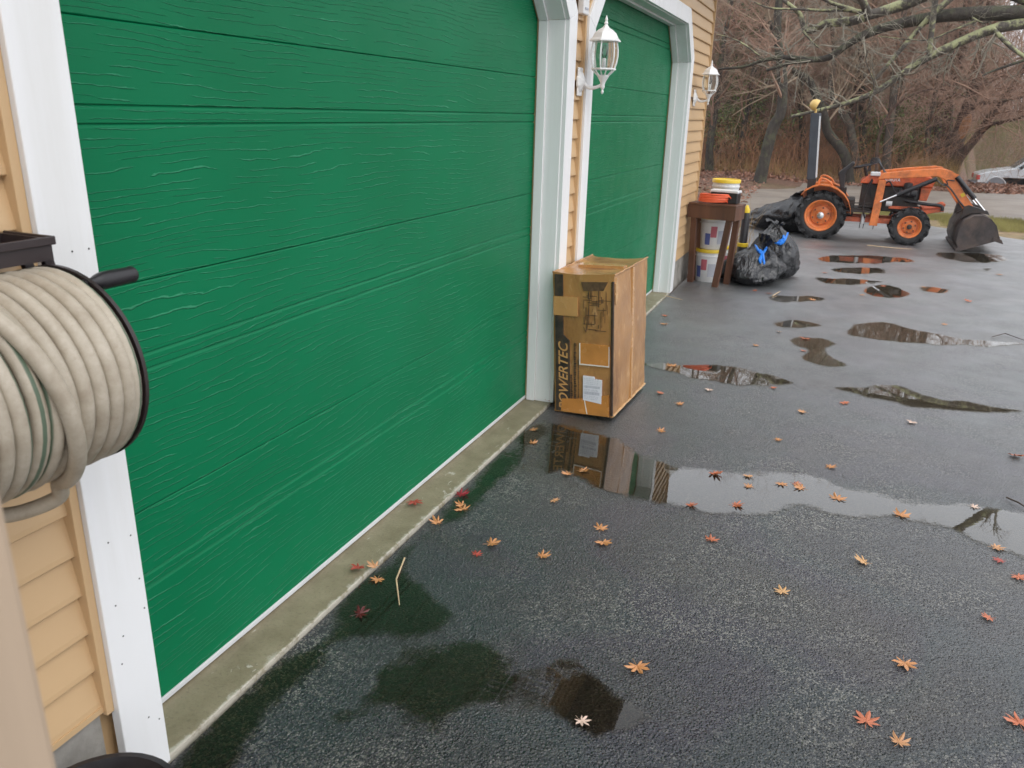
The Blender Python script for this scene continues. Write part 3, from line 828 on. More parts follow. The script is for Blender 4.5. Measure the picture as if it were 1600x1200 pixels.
PUDDLE_LABELS = ['dark water lying along the concrete door sill', 'small brown tinted pool nearest the camera', 'thin wet patch left of the brown pool',
    'long bright puddle in front of the cardboard box', 'narrow puddle right of the cardboard box', 'wavy narrow puddle at right, in line with the box puddle',
    'long dark puddle at right edge below the tractor bucket', 'hourglass shaped dark puddle in mid driveway', 'thin dark puddle above the hourglass puddle',
    'puddle with an orange reflection below the tractor', 'dark puddle just below the tractor', 'small puddle right under the orange reflection of the tractor',
    'thin puddle in front of the black bags', 'short puddle right of the orange reflection', 'wet patch between the tractor wheels', 'tiny puddle at far right edge', 'wet patch under the loader bucket']
for i, p in enumerate(PUDDLES): puddle(p, i)

# ================================================================== GARAGE
garage = thing('garage', 'tan vinyl sided garage with two green roll up doors', 'garage', (0, 0, 0))
DOORS = [(1.21, 4.25), (4.72, 7.71)]
wall_poly = [(-2.5, -.1), (-2.5, 3.0), (8.86, 3.0), (8.86, -.1)]
for (a, b) in reversed(DOORS):
    wall_poly += [(b, -.1), (b, 2.11), (b - .28, 2.40), (a + .28, 2.40), (a, 2.11), (a, -.1)]
MB().prism(wall_poly, -.10, .122, 'x').build('wall', M['sidewall'], garage)
MB().box((-6.5, 8.76, -.1), (-.10, 8.86, 3.0)).build('end_wall', M['sidewall'], garage)
MB().box((-6.5, -2.5, -.1), (-6.4, 8.76, 3.0)).build('rear_wall', M['sidewall'], garage)
MB().box((-6.4, -2.5, -.1), (-.10, -2.4, 3.0)).build('end_wall', M['sidewall'], garage)
MB().prism([(-7.0, 3.0), (.52, 3.0), (.52, 3.12), (-3.2, 5.2), (-6.8, 3.12)], -2.7, 9.1, 'y').build('roof', pmat('roof_shingle', (.07, .065, .06), .9, .3, 12), garage)  # unseen eave widened to cover the sky mirrored in the brown pool
for a, b in ((-2.5, 1.06), (4.40, 4.575), (7.86, 8.858)):
    MB().box((.122, a, -.12), (.138, b, .28)).build('foundation', M['concrete'], garage)
for a, b in DOORS:
    MB().box((-.12, a - .10, -.14), (.163, b + .12, -.012)).build('door_sill', M['sill'], garage, bevel=.004)

# siding, one board per course
def siding(y0, y1, z, shift=0.0):
    h = .1035
    p = [(.123, z), (.149, z), (.1515, z + .003), (.1505, z + .016), (.132, z + h + .012), (.123, z + h + .012)]
    MB().prism(p, y0, y1, 'y').build('siding_board', M['vinyl'], garage)
z0 = .272
zs = [z0 + .1035 * i for i in range(27)]
for z in zs:
    if z < 2.50:
        e = max(0, z - 2.15) * .966
        siding(-2.5, 1.085 + e, z); siding(4.385 - e, 4.59 + e, z); siding(7.85 - e, 8.862, z)
    else:
        siding(-2.5, 8.862, z)
MB().box((.123, 8.862, .25), (.162, 8.885, 3.0)).build('corner_strip', M['vinyl'], garage)
for a, b in ((-2.5, 1.083),  (7.862, 8.862)):
    MB().box((.138, a, .258), (.155, b, .274)).build('starter_strip', M['vinyl'], garage)

def offset_path(path, o):
    """path offset outward (left of travel) with mitres"""
    P = [Vector((a, b)) for a, b in path]; out = []
    for i, p in enumerate(P):
        ns = []
        if i > 0: d = (P[i] - P[i - 1]).normalized(); ns.append(Vector((-d.y, d.x)))
        if i < len(P) - 1: d = (P[i + 1] - P[i]).normalized(); ns.append(Vector((-d.y, d.x)))
        n = sum(ns, Vector((0, 0))); n = n.normalized()
        out.append(p + n * (o / n.dot(ns[0])))
    return out
def frame(path, o0, o1, x0, x1, name, m, bevel=0, gap=.0006):
    A = offset_path(path, o0); B = offset_path(path, o1)
    for i in range(len(path) - 1):
        d = (A[i + 1] - A[i]).normalized() * (gap if 0 < i else 0)
        poly = [A[i] + d, B[i] + d, B[i + 1] - d, A[i + 1] - d]
        MB().prism([(p.x, p.y) for p in poly], x0, x1, 'x').build(name, m, garage, bevel=bevel)
def door_path(a, b, zb=-.012):
    return [(a, zb), (a, 2.11), (a + .28, 2.40), (b - .28, 2.40), (b, 2.11), (b, zb)]
for a, b in DOORS:
    p = door_path(a, b)
    frame(p, -.014, .02, .012, .062, 'door_stop', M['white_trim'], .002)
    frame(p, -.002, .02, .0625, .155, 'jamb_board', M['white_trim'], .002)
    frame(p, .003, .128, .1515, .180, 'casing_board', M['white_trim'], .0025)
    pj_ = door_path(a, b, .25)
    frame(pj_, .1285, .150, .124, .166, 'j_channel', M['vinyl'], .002)
# dark nail heads in the near casing
for (y, z) in ((1.125, .695), (1.187, .682), (1.193, .56), (1.118, .53), (1.195, .475), (1.125, .44), (1.11, .37), (1.15, 1.36), (1.19, 1.36), (1.16, .17), (1.19, .14)):
    MB().lathe([(.0022, .1798), (.0022, .1808)], (0, y, z), 6, 'x').build('nail', M['dark_steel'], garage)

# doors: four embossed panels each
def panel_profile(z, h, last):
    q = [(-.035, z + .0008), (-.003, z + .0008), (0, z + .0035)]
    for g0 in (.372, .414):
        q += [(0, z + g0), (-.0058, z + g0 + .009), (-.0058, z + g0 + .0098), (-.0002, z + g0 + .0122)]
    q += [(0, z + h - .004), (-.0025, z + h - .0008), (-.035, z + h - .0008)]
    return q
for k, (a, b) in enumerate(DOORS):
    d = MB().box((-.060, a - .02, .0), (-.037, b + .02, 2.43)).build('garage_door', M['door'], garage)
    if k == 0: d['label'] = 'nearer green roll up door with embossed wood grain'
    else: d['label'] = 'farther green roll up door beyond the cardboard box'
    for i in range(4):
        z = .61 * i + (.012 if i == 0 else 0); h = .61 - (.012 if i == 0 else 0)
        q = panel_profile(.61 * i, .61, i == 3)
        if i == 0: q = [(x, max(zz, .0125)) for x, zz in q]
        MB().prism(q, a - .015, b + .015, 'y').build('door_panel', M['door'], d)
    MB().box((-.03, a, -.006), (.0045, b, .0115)).build('bottom_seal', M['alu'], d, bevel=.002)
    MB().box((-.03, a, -.0118), (-.003, b, -.0065)).build('rubber_strip', M['rubber'], d)

# beige porch post beside the camera
pp = thing('porch_post', 'blurred beige post at the left edge close to the camera', 'post', (1.11, .21, -.03))
MB().box((-.07, -.07, 0), (.07, .07, 2.8)).build('shaft', M['post'], pp, bevel=.006)
MB().box((-.085, -.085, 0), (.085, .085, .12)).build('base', M['post'], pp, bevel=.006)

# ================================================================== LANTERNS
def lantern(y, label, first=None):
    if first:
        c = copy_tree(first); c.location = (.152, y, 1.82); c['label'] = label; return c
    r = thing('wall_lantern', label, 'lantern', (.152, y, 1.82), 0, 'white carriage lanterns on the garage wall')
    cx = .138; Z = lambda z: z - 1.82
    MB().lathe([(.058, 0), (.058, .010), (.048, .018), (.030, .026), (.016, .034)], (0, 0, 0), 8, 'x').build('back_plate', M['white_enamel'], r, bevel=.002)
    MB().box((-.0005, -.045, -.075), (.010, .045, .075)).build('mounting_plate', M['white_enamel'], r, bevel=.006)
    arm = catmull([(.03, 0, -.01), (.06, 0, -.03), (.10, 0, -.028), (cx, 0, -.012)], 5)
    MB().tube(arm, [.012 - .004 * i / len(arm) for i in range(len(arm))], 8).build('arm', M['white_enamel'], r, True)
    MB().lathe([(.002, Z(1.757)), (.007, Z(1.763)), (.008, Z(1.772)), (.004, Z(1.780)), (.009, Z(1.787)), (.013, Z(1.795)), (.011, Z(1.805)), (.016, Z(1.822)), (.030, Z(1.845)), (.033, Z(1.850)), (.033, Z(1.856)), (.02, Z(1.858))],
               (cx, 0, 0), 16).build('base_cone', M['white_enamel'], r, True)
    g = MB()
    for k in range(6):
        a = 2 * PI * k / 6
        g.tube([(cx + .030 * math.cos(a), .030 * math.sin(a), Z(1.852)), (cx + .048 * math.cos(a), .048 * math.sin(a), Z(1.868)), (cx + .066 * math.cos(a), .066 * math.sin(a), Z(1.886))], .004, 5)
    g.lathe([(.058, Z(1.884)), (.071, Z(1.884)), (.071, Z(1.892)), (.058, Z(1.892))], (cx, 0, 0), 6, cap=False)
    g.build('gallery', M['white_enamel'], r)
    bow = [(.062, 1.892), (.071, 1.92), (.076, 1.955), (.075, 1.985), (.069, 2.018), (.066, 2.03)]
    for k in range(6):
        a = 2 * PI * (k + .5) / 6
        MB().tube([(cx + q * math.cos(a), q * math.sin(a), Z(z)) for q, z in bow], .0042, 5).build('rib', M['white_enamel'], r, True)
        a2 = 2 * PI * (k + 1.5) / 6
        vs = []
        for q, z in bow: vs += [(cx + q * .97 * math.cos(a), q * .97 * math.sin(a), Z(z)), (cx + q * .97 * math.cos(a2), q * .97 * math.sin(a2), Z(z))]
        MB().add(vs, [(2 * i, 2 * i + 1, 2 * i + 3, 2 * i + 2) for i in range(len(bow) - 1)]).build('pane', M['glass'], r, True)
    cap = MB().lathe([(.060, Z(2.026)), (.088, Z(2.028)), (.088, Z(2.034)), (.074, Z(2.046)), (.060, Z(2.072)), (.040, Z(2.088)), (.020, Z(2.098)), (.014, Z(2.106))], (cx, 0, 0), 6).build('cap', M['white_enamel'], r)
    MB().lathe([(.013, Z(2.106)), (.008, Z(2.114)), (.012, Z(2.120)), (.006, Z(2.130)), (.009, Z(2.138)), (.005, Z(2.150)), (.001, Z(2.160))], (cx, 0, 0), 10).build('finial', M['white_enamel'], cap, True)
    MB().lathe([(.012, Z(1.885)), (.012, Z(1.94)), (.006, Z(1.945))], (cx, 0, 0), 10).build('candle', M['white_enamel'], r, True)
    MB().lathe([(.006, Z(1.945)), (.016, Z(1.965)), (.017, Z(1.98)), (.008, Z(2.005)), (.001, Z(2.015))], (cx, 0, 0), 12).build('bulb', M['glass'], r, True)
    return r
L1 = lantern(4.54, 'larger looking white lantern between the two green doors')
lantern(8.16, 'white lantern at the far corner of the garage, before the woods', L1)

so = thing('doorbell_box', 'small white utility box on the siding between the doors, above the lantern', 'box', (.152, 4.50, 2.27))
MB().box((0, -.05, -.11), (.035, .05, .09)).build('cover', M['white_plastic'], so, bevel=.006)
MB().box((.035, -.016, -.02), (.039, .016, .012)).build('slot', M['dark_steel'], so)
MB().box((.035, -.03, -.085), (.0385, .03, -.075)).build('slot', M['grey_print'], so)

# ================================================================== HOSE REEL AND HOSE
RX, RZ = .309, 1.178
reel = thing('hose_reel', 'dark plastic wall mounted hose reel with storage tray at left edge', 'hose reel', (.152, .75, RZ))
def rl(mb, name, m, smooth=False, bevel=0, root=None, par=None):
    root = root or reel
    L = root.location
    mb.v = [(x - L.x, y - L.y, z - L.z) for x, y, z in mb.v]
    return mb.build(name, m, par or root, smooth, bevel)
fl = rl(MB().lathe([(.03, 1.006), (.182, 1.006), (.1895, 1.003), (.1895, 1.011), (.182, 1.014), (.03, 1.014)], (RX, 0, RZ), 56, 'y'), 'flange', M['brown_black_plastic'], True)
rl(MB().lathe([(.03, .475), (.182, .475), (.191, .473), (.191, .485), (.182, .487), (.03, .487)], (RX, 0, RZ), 56, 'y'), 'flange', M['brown_black_plastic'], True)
rl(MB().lathe([(.105, .487), (.105, 1.003)], (RX, 0, RZ), 28, 'y'), 'drum', M['brown_black_plastic'], True)
rl(MB().lathe([(.009, 1.0), (.010, 1.02), (.0135, 1.028), (.0165, 1.04), (.0165, 1.075), (.0155, 1.10), (.0165, 1.108), (.014, 1.112), (.006, 1.113)], (.383, 0, 1.340), 18, 'y'), 'crank_handle', M['black_plastic'], True)
tray = MB()
x0, x1, y0, y1, zt = .158, .285, .52, 1.026, 1.412
tray.box((x0, y0, zt - .040), (x1, y1, zt - .034))
for a, b in (((x0, y0, zt - .034), (x0 + .006, y1, zt)), ((x1 - .008, y0, zt - .034), (x1, y1, zt)), ((x0 + .006, y0, zt - .034), (x1 - .008, y0 + .006, zt)), ((x0 + .006, y1 - .008, zt - .034), (x1 - .008, y1, zt))): tray.box(a, b)
tr_ = rl(tray, 'tray', M['brown_black_plastic'])
rim = MB()
rim.box((x1, y0, zt - .012), (x1 + .006, y1 + .006, zt + .004)); rim.box((x0, y1, zt - .012), (x1, y1 + .006, zt + .004))
rl(rim, 'tray_rim', M['brown_black_plastic'], bevel=.002, par=tr_)
bpy.context.view_layer.update()
tr_.children[0].location = (0, 0, 0)
for (sx, sy) in ((x1 - .012, y1 - .008), (x0 + .055, y1 - .008)):
    rl(MB().bar((sx, sy, zt - .030), (sx - .0, sy + .025, RZ + .10), .020, .012, (1, 0, 0)), 'strut', M['brown_black_plastic'], bevel=.002)
rl(MB().box((.152, .50, RZ - .12), (.172, .62, RZ + .27)), 'wall_bracket', M['brown_black_plastic'], bevel=.004)
rl(MB().bar((.17, .56, RZ), (RX, .56, RZ), .05, .05), 'bracket_arm', M['brown_black_plastic'])

def hose_mesh(name, pts, rad, n=16, twist=.8):
    mb = MB(); mb.tube(pts, rad, n)
    me = mb.mesh(name, M['hose'], True)
    vals = []
    ln = 0; last = None
    for i, p in enumerate(pts):
        p = Vector(p)
        if last is not None: ln += (p - last).length
        last = p
        for k in range(n): vals.append((1 + math.cos(2 * PI * k / n - ln * twist - 1.5)) / 2)
    at = me.attributes.new('stripe', 'FLOAT', 'POINT'); at.data.foreach_set('value', vals[:len(me.vertices)])
    return me
hose = thing('garden_hose', 'dirty tan garden hose with thin green stripe wound on the reel', 'hose', (RX, .75, RZ))
HR = .0145
def coil(y_a, y_b, rad, turns, seed, start=0.0, wob=.004, yw=.006):
    pts = []; N = int(turns * 44)
    for i in range(N + 1):
        t = i / N; th = start + 2 * PI * turns * t
        r = rad + wob * mnoise.noise(Vector((th * .35, seed, 0)))
        y = y_a + (y_b - y_a) * t + yw * mnoise.noise(Vector((th * .6, seed + 7, 0)))
        pts.append((r * math.cos(th), y - .75, r * math.sin(th)))
    return pts
C1 = [(.1745 * math.cos(a), .989 - .75, .1745 * math.sin(a)) for a in [3.3 - 6.28 + 6.28 * k / 44 for k in range(44)]] + coil(.989, .50, .1745, 16.6, 3.0, 3.3)
C2 = coil(.50, .985, .146, 16.5, 9.0)
link_mesh('winding', hose_mesh('winding', C2, HR), hose)
link_mesh('winding', hose_mesh('winding', C1, HR), hose)
# a loose strand crossing over the others and dropping into a hanging loop
cr = []
for i in range(41):
    t = i / 40; th = 2.1 - t * 3.3
    cr.append((.198 * math.cos(th), .74 - .75 + .15 * t, .198 * math.sin(th)))
e = Vector(cr[-1])
cr2 = catmull([cr[-3], cr[-1], (.05, .145, -.222), (-.02, .10, -.25), (-.08, .05, -.235), (-.13, -.03, -.19), (-.14, -.08, -.10)], 8)
link_mesh('loose_strand', hose_mesh('loose_strand', cr[:-3] + [tuple(p) for p in cr2], HR, twist=1.3), hose)

pot = thing('black_pot', 'black round pot rim just showing at the bottom left edge', 'pot', (.395, .822, -.03))
MB().lathe([(.11, 0), (.155, .27), (.172, .275), (.172, .305), (.160, .305), (.148, .27), (.10, .02)], (0, 0, 0), 40).build('bowl', M['black_plastic'], pot, True)
MB().lathe([(.001, .235), (.149, .235)], (0, 0, 0), 40, cap=False).build('soil', M['verge_soil'], pot)

# ================================================================== CARDBOARD BOX
box = thing('cardboard_box', 'tall battered wet cardboard box leaning beside the white door casing', 'box', (.222, 4.172, -.028), R(-2.5))
box.rotation_euler = (0, R(-3.4), R(-2.5))
BW, BD, BH = .358, .665, .825
def wobble_box():
    """a closed carton with slightly bulging faces and crushed edges"""
    n = 14; vs = []; idx = {}; fs = []
    def vert(i, j, k):
        key = (i, j, k)
        if key in idx: return idx[key]
        x, y, z = i / n * BW, j / n * BD, k / n * BH
        p = Vector((x, y, z)); d = mnoise.noise(p * 5.5 + Vector((3, 1, 0))) * .006
        e = sum(1 for q in (i, j, k) if q in (0, n))
        def cr(a): return d * math.sin(PI * a / n)
        if i in (0, n): x += (1 if i else -1) * (.007 * math.sin(PI * j / n) * math.sin(PI * k / n) + d * .8)
        if j in (0, n): y += (1 if j else -1) * (.004 * math.sin(PI * i / n) * math.sin(PI * k / n) + d * .35)
        if k == n: z += -.010 * math.sin(PI * i / n) + d + (.008 if j == 0 or i in (0, n) else 0)
        if e >= 2:
            x += mnoise.noise(p * 17) * .004; z += mnoise.noise(p * 17 + Vector((4, 4, 4))) * .004 * (k > 0)
        idx[key] = len(vs); vs.append((x, y, z)); return idx[key]
    for a in range(n):
        for b in range(n):
            for s in (0, n):
                fs.append((vert(s, a, b), vert(s, a + 1, b), vert(s, a + 1, b + 1), vert(s, a, b + 1)))
                fs.append((vert(a, s, b), vert(a + 1, s, b), vert(a + 1, s, b + 1), vert(a, s, b + 1)))
                fs.append((vert(a, b, s), vert(a + 1, b, s), vert(a + 1, b + 1, s), vert(a, b + 1, s)))
    return MB().add(vs, fs)
carton = wobble_box().build('carton', M['card'], box, True)
FY = -.0115
def patch(name, pts, m, y=FY, t=.0012, par=None, bev=0):
    return MB().prism(pts, y, y + t + .008, 'y').build(name, m, par or box)
def rect(u0, u1, z0, z1): return [(u0, z0), (u1, z0), (u1, z1), (u0, z1)]
patch('printed_band', rect(.014, .062, .70, .822), M['ink'])
patch('printed_band', [(.014, .012), (.100, .012), (.100, .440), (.062, .475), (.062, .585), (.014, .585)], M['ink'])
patch('tape_patch', rect(.004, .150, .588, .697), M['tape'], FY - .0006)
def text_mesh(txt, size, shear=0.0, bold=0.0, spacing=1.0):
    cu = bpy.data.curves.new('lettering', 'FONT'); cu.body = txt; cu.size = size; cu.shear = shear; cu.offset = bold; cu.space_character = spacing
    cu.extrude = .0006
    o = bpy.data.objects.new('tmp_text', cu); C.objects.link(o)
    bpy.context.view_layer.update()
    dg = bpy.context.evaluated_depsgraph_get()
    me = bpy.data.meshes.new_from_object(o.evaluated_get(dg), depsgraph=dg)
    bpy.data.objects.remove(o, do_unlink=True); bpy.data.curves.remove(cu)
    return me
def place_text(txt, length, height, u_base, z_start, m, y, par, shear=.25, bold=.0, name='lettering'):
    """lettering that reads upward on the front face"""
    me = text_mesh(txt, 1.0, shear, bold)
    co = np.zeros(len(me.vertices) * 3); me.vertices.foreach_get('co', co); co = co.reshape(-1, 3)
    mn, mx = co.min(0), co.max(0)
    a = (co[:, 0] - mn[0]) / (mx[0] - mn[0]) * length; b = (co[:, 1] - mn[1]) / (mx[1] - mn[1]) * height
    new = np.stack([u_base - b, y + co[:, 2], z_start + a], 1)
    me.vertices.foreach_set('co', new.ravel()); me.update()
    me.materials.clear(); me.materials.append(m)
    return link_mesh(name, me, par)
place_text('POWERTEC', .415, .058, .090, .020, M['tape'], FY - .0012, box, .28, .012)
# rows of small illegible print
for (u, w_, za, zb, seed) in ((.112, .013, .075, .235, 1), (.135, .016, .075, .43, 2), (.155, .007, .075, .33, 3)):
    g = MB(); z = za; rr = random.Random(seed)
    while z < zb:
        dz = rr.uniform(.004, .009)
        g.box((u - w_ / 2, FY, z), (u + w_ / 2 - rr.uniform(0, w_ * .4), FY + .003, z + dz)); z += dz + rr.uniform(.0025, .005)
    g.build('fine_print', M['ink'], box)
# the dark line drawing on the upper half of the front
g = MB(); rr = random.Random(5)
for i in range(26):
    u = rr.uniform(.185, .325); z = rr.uniform(.50, .70); ln = rr.uniform(.02, .11)
    g.box((u, FY + .002, z), (u + rr.uniform(.0015, .0045), FY + .004, min(.76, z + ln)))
for i in range(14):
    u = rr.uniform(.175, .27); z = rr.uniform(.48, .72); g.box((u, FY + .0022, z), (u + rr.uniform(.03, .075), FY + .0042, z + rr.uniform(.002, .004)))
g.bar((.200, FY + .003, .50), (.222, FY + .003, .70), .004, .002); g.bar((.185, FY + .003, .53), (.200, FY + .003, .50), .003, .002)
g.build('line_drawing', M['ink_faint'], box)
patch('dark_panel', [(.185, .735), (.300, .742), (.325, .79), (.170, .785)], M['ink_faint'], FY + .0032)
st = patch('sticker', rect(.166, .336, .312, .432), M['tape_orange'], FY - .0004)
MB().box((.160, FY - .0012, .306), (.167, FY + .002, .434)).build('sticker_edge', M['white_strip'], box)
MB().box((.1672, FY - .0012, .306), (.336, FY + .002, .313)).build('sticker_edge', M['white_strip'], box)
MB().box((.3362, FY - .0012, .306), (.3395, FY + .002, .425)).build('sticker_edge', M['white_strip'], box)
patch('wide_tape', [(.045, .010), (.340, .008), (.338, .140), (.250, .118), (.150, .098), (.052, .088)], M['tape_orange'], FY - .0022)
lab = patch('shipping_label', [(.183, .095), (.295, .082), (.297, .225), (.252, .228), (.252, .240), (.184, .242)], M['paper'], FY - .0030)
g = MB(); rr = random.Random(8)
for (za, zb, ua, ub) in ((.172, .186, .190, .286), (.132, .150, .190, .286)):
    u = ua
    while u < ub:
        d = rr.uniform(.0012, .0035); g.box((u, FY - .0038, za), (u + d, FY - .001, zb)); u += d + rr.uniform(.001, .003)
for z in (.228, .218, .206, .196, .162, .156, .122, .114, .105):
    u = .190
    while u < .27:
        d = rr.uniform(.004, .012); g.box((u, FY - .0038, z - .0012), (u + d, FY - .001, z + .0012)); u += d + rr.uniform(.003, .008)
g.build('label_print', M['grey_print'], lab)
MB().bar((.208, FY - .0016, .010), (.192, FY - .0016, .095), .006, .002, (0, 1, 0)).build('white_thread', M['white_strip'], box)
# soaked corner and torn edges
MB().box((.346, FY + .003, .012), (BW + .003, .008, BH - .03)).build('corner_edge', M['card_dark'], box, bevel=.004)
sd_ = MB()
sd_.box((BW - .001, .335, .012), (BW + .0082, .372, BH - .002)); sd_.build('tape_strip', M['tape'], box)
edge = []
for i in range(15):
    y = BD * i / 14; edge.append((BW + .003 + .003 * mnoise.noise(Vector((y * 20, 0, 0))), y, .010 + .004 * mnoise.noise(Vector((y * 20, 5, 0)))))
MB().tube(edge, .007, 6).build('crushed_edge', M['card_edge'], box, True)
edge = [(BW * i / 12, -.003, .008 + .003 * mnoise.noise(Vector((i * .9, 3, 0)))) for i in range(13)]
MB().tube(edge, .005, 6).build('crushed_edge', M['card'], box, True)
edge = [(BW + .002 + .002 * mnoise.noise(Vector((i * 1.3, 0, 4))), BD * i / 14, BH + .004 + .005 * mnoise.noise(Vector((i * 1.1, 8, 0)))) for i in range(15)]
MB().tube(edge, .006, 6).build('crushed_edge', M['card'], box, True)
edge = [(.000 + .003 * mnoise.noise(Vector((i * 1.3, 0, 9))), BD * i / 14, BH + .006 + .004 * mnoise.noise(Vector((i * .9, 2, 0)))) for i in range(15)]
MB().tube(edge, .006, 6).build('crushed_edge', M['card'], box, True)
MB().box((.04, .30, BH - .012), (.32, .37, BH + .0045)).build('tape_strip', M['tape'], box)
for (u, z) in ((BW + .006, .72), (BW + .006, .66)):
    MB().prism([(.02, z), (.05, z + .05), (.035, z + .09), (.012, z + .06)], u - .004, u + .0035, 'x').build('torn_flap', M['card_edge'], box)

# ================================================================== TABLE AND WHAT STANDS ROUND IT
table = thing('wooden_stand', 'small dark brown wooden work stand at the garage corner', 'stand', (.652, 8.28, -.03), R(-12))
TW, TD, TH = .50, .30, .845        # local x runs to -TW, y back
MB().box((-TW, 0, TH - .022), (0, TD, TH)).build('top', M['wood_brown'], table, bevel=.004)
for a, b in (((-TW + .01, .006, TH - .155), (-.022, .030, TH - .0225)), ((-TW + .01, TD - .030, TH - .155), (-.022, TD - .006, TH - .0225)), ((-.0215, .006, TH - .155), (-.002, TD - .006, TH - .0225)), ((-TW - .012, .006, TH - .155), (-TW + .0095, TD - .006, TH - .0225))):
    MB().box(a, b).build('apron', M['wood_brown'], table, bevel=.003)
for (a, b) in (((-.055, .05), (-.14, .03)), ((-TW + .05, .05), (-TW + .055, .12)), ((-.055, TD - .05), (-.10, TD - .03)), ((-TW + .05, TD - .05), (-TW + .055, TD - .03))):
    MB().bar((a[0], a[1], TH - .0225), (b[0], b[1], 0), .062, .045, (0, 1, 0)).build('leg', M['wood_brown'], table, bevel=.003)

cordo = thing('extension_cord', 'coiled orange extension cord lying on the brown wooden stand', 'cord', (.40, 8.44, .817))
pts = []
for i in range(300):
    t = i / 299; th = t * 2 * PI * 9; r = .125 + .018 * mnoise.noise(Vector((th * .23, 0, 0))) ; zz = .012 + .075 * t + .012 * mnoise.noise(Vector((th * .3, 5, 0)))
    pts.append((r * 1.12 * math.cos(th), r * .72 * math.sin(th), max(.007, zz)))
MB().tube(pts, .0072, 7).build('coil', M['cord'], cordo, True)
MB().tube(catmull([(.12, -.05, .06), (.16, -.02, .07), (.175, .03, .03), (.16, .06, .009)], 5), .0072, 7).build('loose_end', M['cord'], cordo, True)

case = thing('tool_case', 'black plastic case with white lid on the wooden stand behind the cord', 'case', (.515, 8.50, .817), R(-10))
MB().box((-.15, -.05, 0), (.13, .07, .105)).build('body', M['black_plastic'], case, bevel=.008)
MB().box((-.155, -.055, .106), (.135, .075, .130)).build('lid', M['white_plastic'], case, bevel=.005)

def bucket(loc, label, rz=0, lidm='yellow', prints=True, src=None):
    if src:
        c = copy_tree(src); c.location = loc; c.rotation_euler = (0, 0, rz); c['label'] = label; return c
    r = thing('plastic_bucket', label, 'bucket', loc, rz, 'white buckets with yellow lids')
    MB().lathe([(.120, 0), (.123, .004), (.140, .27), (.148, .272), (.148, .285), (.141, .287), (.142, .315), (.135, .317)], (0, 0, 0), 32).build('pail', M['white_plastic'], r, True)
    MB().lathe([(.138, .3155), (.151, .3155), (.151, .345), (.147, .350), (.135, .350), (.133, .343), (.02, .343)], (0, 0, 0), 32).build('lid', M['yellow'], r, True)
    if prints:
        def wrap(a0, a1, z0_, z1_, m, nm):
            vs = []; n = 8
            for k in range(n + 1):
                a = a0 + (a1 - a0) * k / n
                for z in (z0_, z1_):
                    rr = .1235 + (z - .004) * (.017 / .266) + .0012
                    vs.append((rr * math.cos(a), rr * math.sin(a), z))
            MB().add(vs, [(2 * k, 2 * k + 2, 2 * k + 3, 2 * k + 1) for k in range(n)]).build(nm, m, r)
        wrap(R(-140), R(-116), .05, .17, M['blue_print'], 'label_print')
        wrap(R(-115), R(-88), .13, .245, M['red_print'], 'label_print')
        wrap(R(-82), R(-48), .06, .20, M['grey_print'], 'label_print')
    return r
b1 = bucket((.385, 8.66, -.03), 'white bucket with yellow lid standing on the ground under the wooden stand')
bucket((.395, 8.665, .32), 'white bucket stacked on another bucket under the wooden stand', R(25), src=b1)
b2 = bucket((.435, 8.99, -.03), 'bottom bucket of the tall stack behind the wooden stand', R(60), src=b1)
bucket((.432, 8.985, .32), 'middle bucket of the tall stack behind the wooden stand', R(140), src=b1)
bucket((.437, 8.995, .67), 'topmost yellow lidded bucket rising above the wooden stand', R(200), src=b1)

jug = thing('sprayer_bottle', 'black bottle with yellow cap and yellow base behind the wooden stand', 'bottle', (.655, 9.28, -.03))
MB().lathe([(.045, .30), (.060, .305), (.060, .340), (.045, .345)], (0, 0, 0), 20).build('yellow_band', M['yellow'], jug, True)
MB().lathe([(.055, 0), (.055, .30), (.044, .345), (.044, .62), (.030, .68)], (0, 0, 0), 20).build('body', M['black_plastic'], jug, True)
MB().lathe([(.034, .68), (.034, .715), (.012, .76), (.004, .765)], (0, 0, 0), 16).build('cap', M['yellow'], jug, True)

# ================================================================== BIN BAGS
def bag_mesh(rx, ry, h, seed, neck=(.1, 0), neck_t=.80, tilt=.0, flat=.0):
    nu, nv = 72, 40; vs = []; fs = []
    for j in range(nv + 1):
        t = j / nv
        if t < neck_t:
            s = t / neck_t
            pr = (max(0.0, 1 - abs(2 * (s ** .78) - 1) ** 2.7)) ** .5 if s > .001 else 0
            pr = max(pr, .62 if s < .05 else 0)
            pr = pr * (1 - s ** 5) + .14 * s ** 5
            z = h * neck_t * (s ** 1.15)
        else:
            s = (t - neck_t) / (1 - neck_t)
            pr = .14 + .22 * s ** 1.3; z = h * (neck_t + (1 - neck_t) * s * (1 - flat))
        for i in range(nu):
            a = 2 * PI * i / nu
            c, s_ = math.cos(a), math.sin(a)
            p = Vector((c * 1.4, s_ * 1.4, t * 2.6 + seed * 10))
            fold = (.06 + .30 * max(0, t - .45)) * (abs(mnoise.noise(Vector((a * 3.1 + math.cos(a) * 1.7, t * 1.6, seed)))) - .22)
            lump = .30 * mnoise.noise(p * 1.1) + .10 * mnoise.noise(p * 3.1)
            k = pr * (1 + (lump + fold * 2.0) * (1 if t < .97 else .5))
            vs.append((rx * k * c + neck[0] * t ** 1.8, ry * k * s_ + neck[1] * t ** 1.8, max(0.0, z * (1 + .22 * mnoise.noise(Vector((c * .9, s_ * .9, seed * 3)))) + .02 * mnoise.noise(p * 4) * min(1, t * 6))))
    for j in range(nv):
        for i in range(nu):
            i2 = (i + 1) % nu
            fs.append((j * nu + i, j * nu + i2, (j + 1) * nu + i2, (j + 1) * nu + i))
    fs.append(tuple(range(nu))[::-1])
    return MB().add(vs, fs)
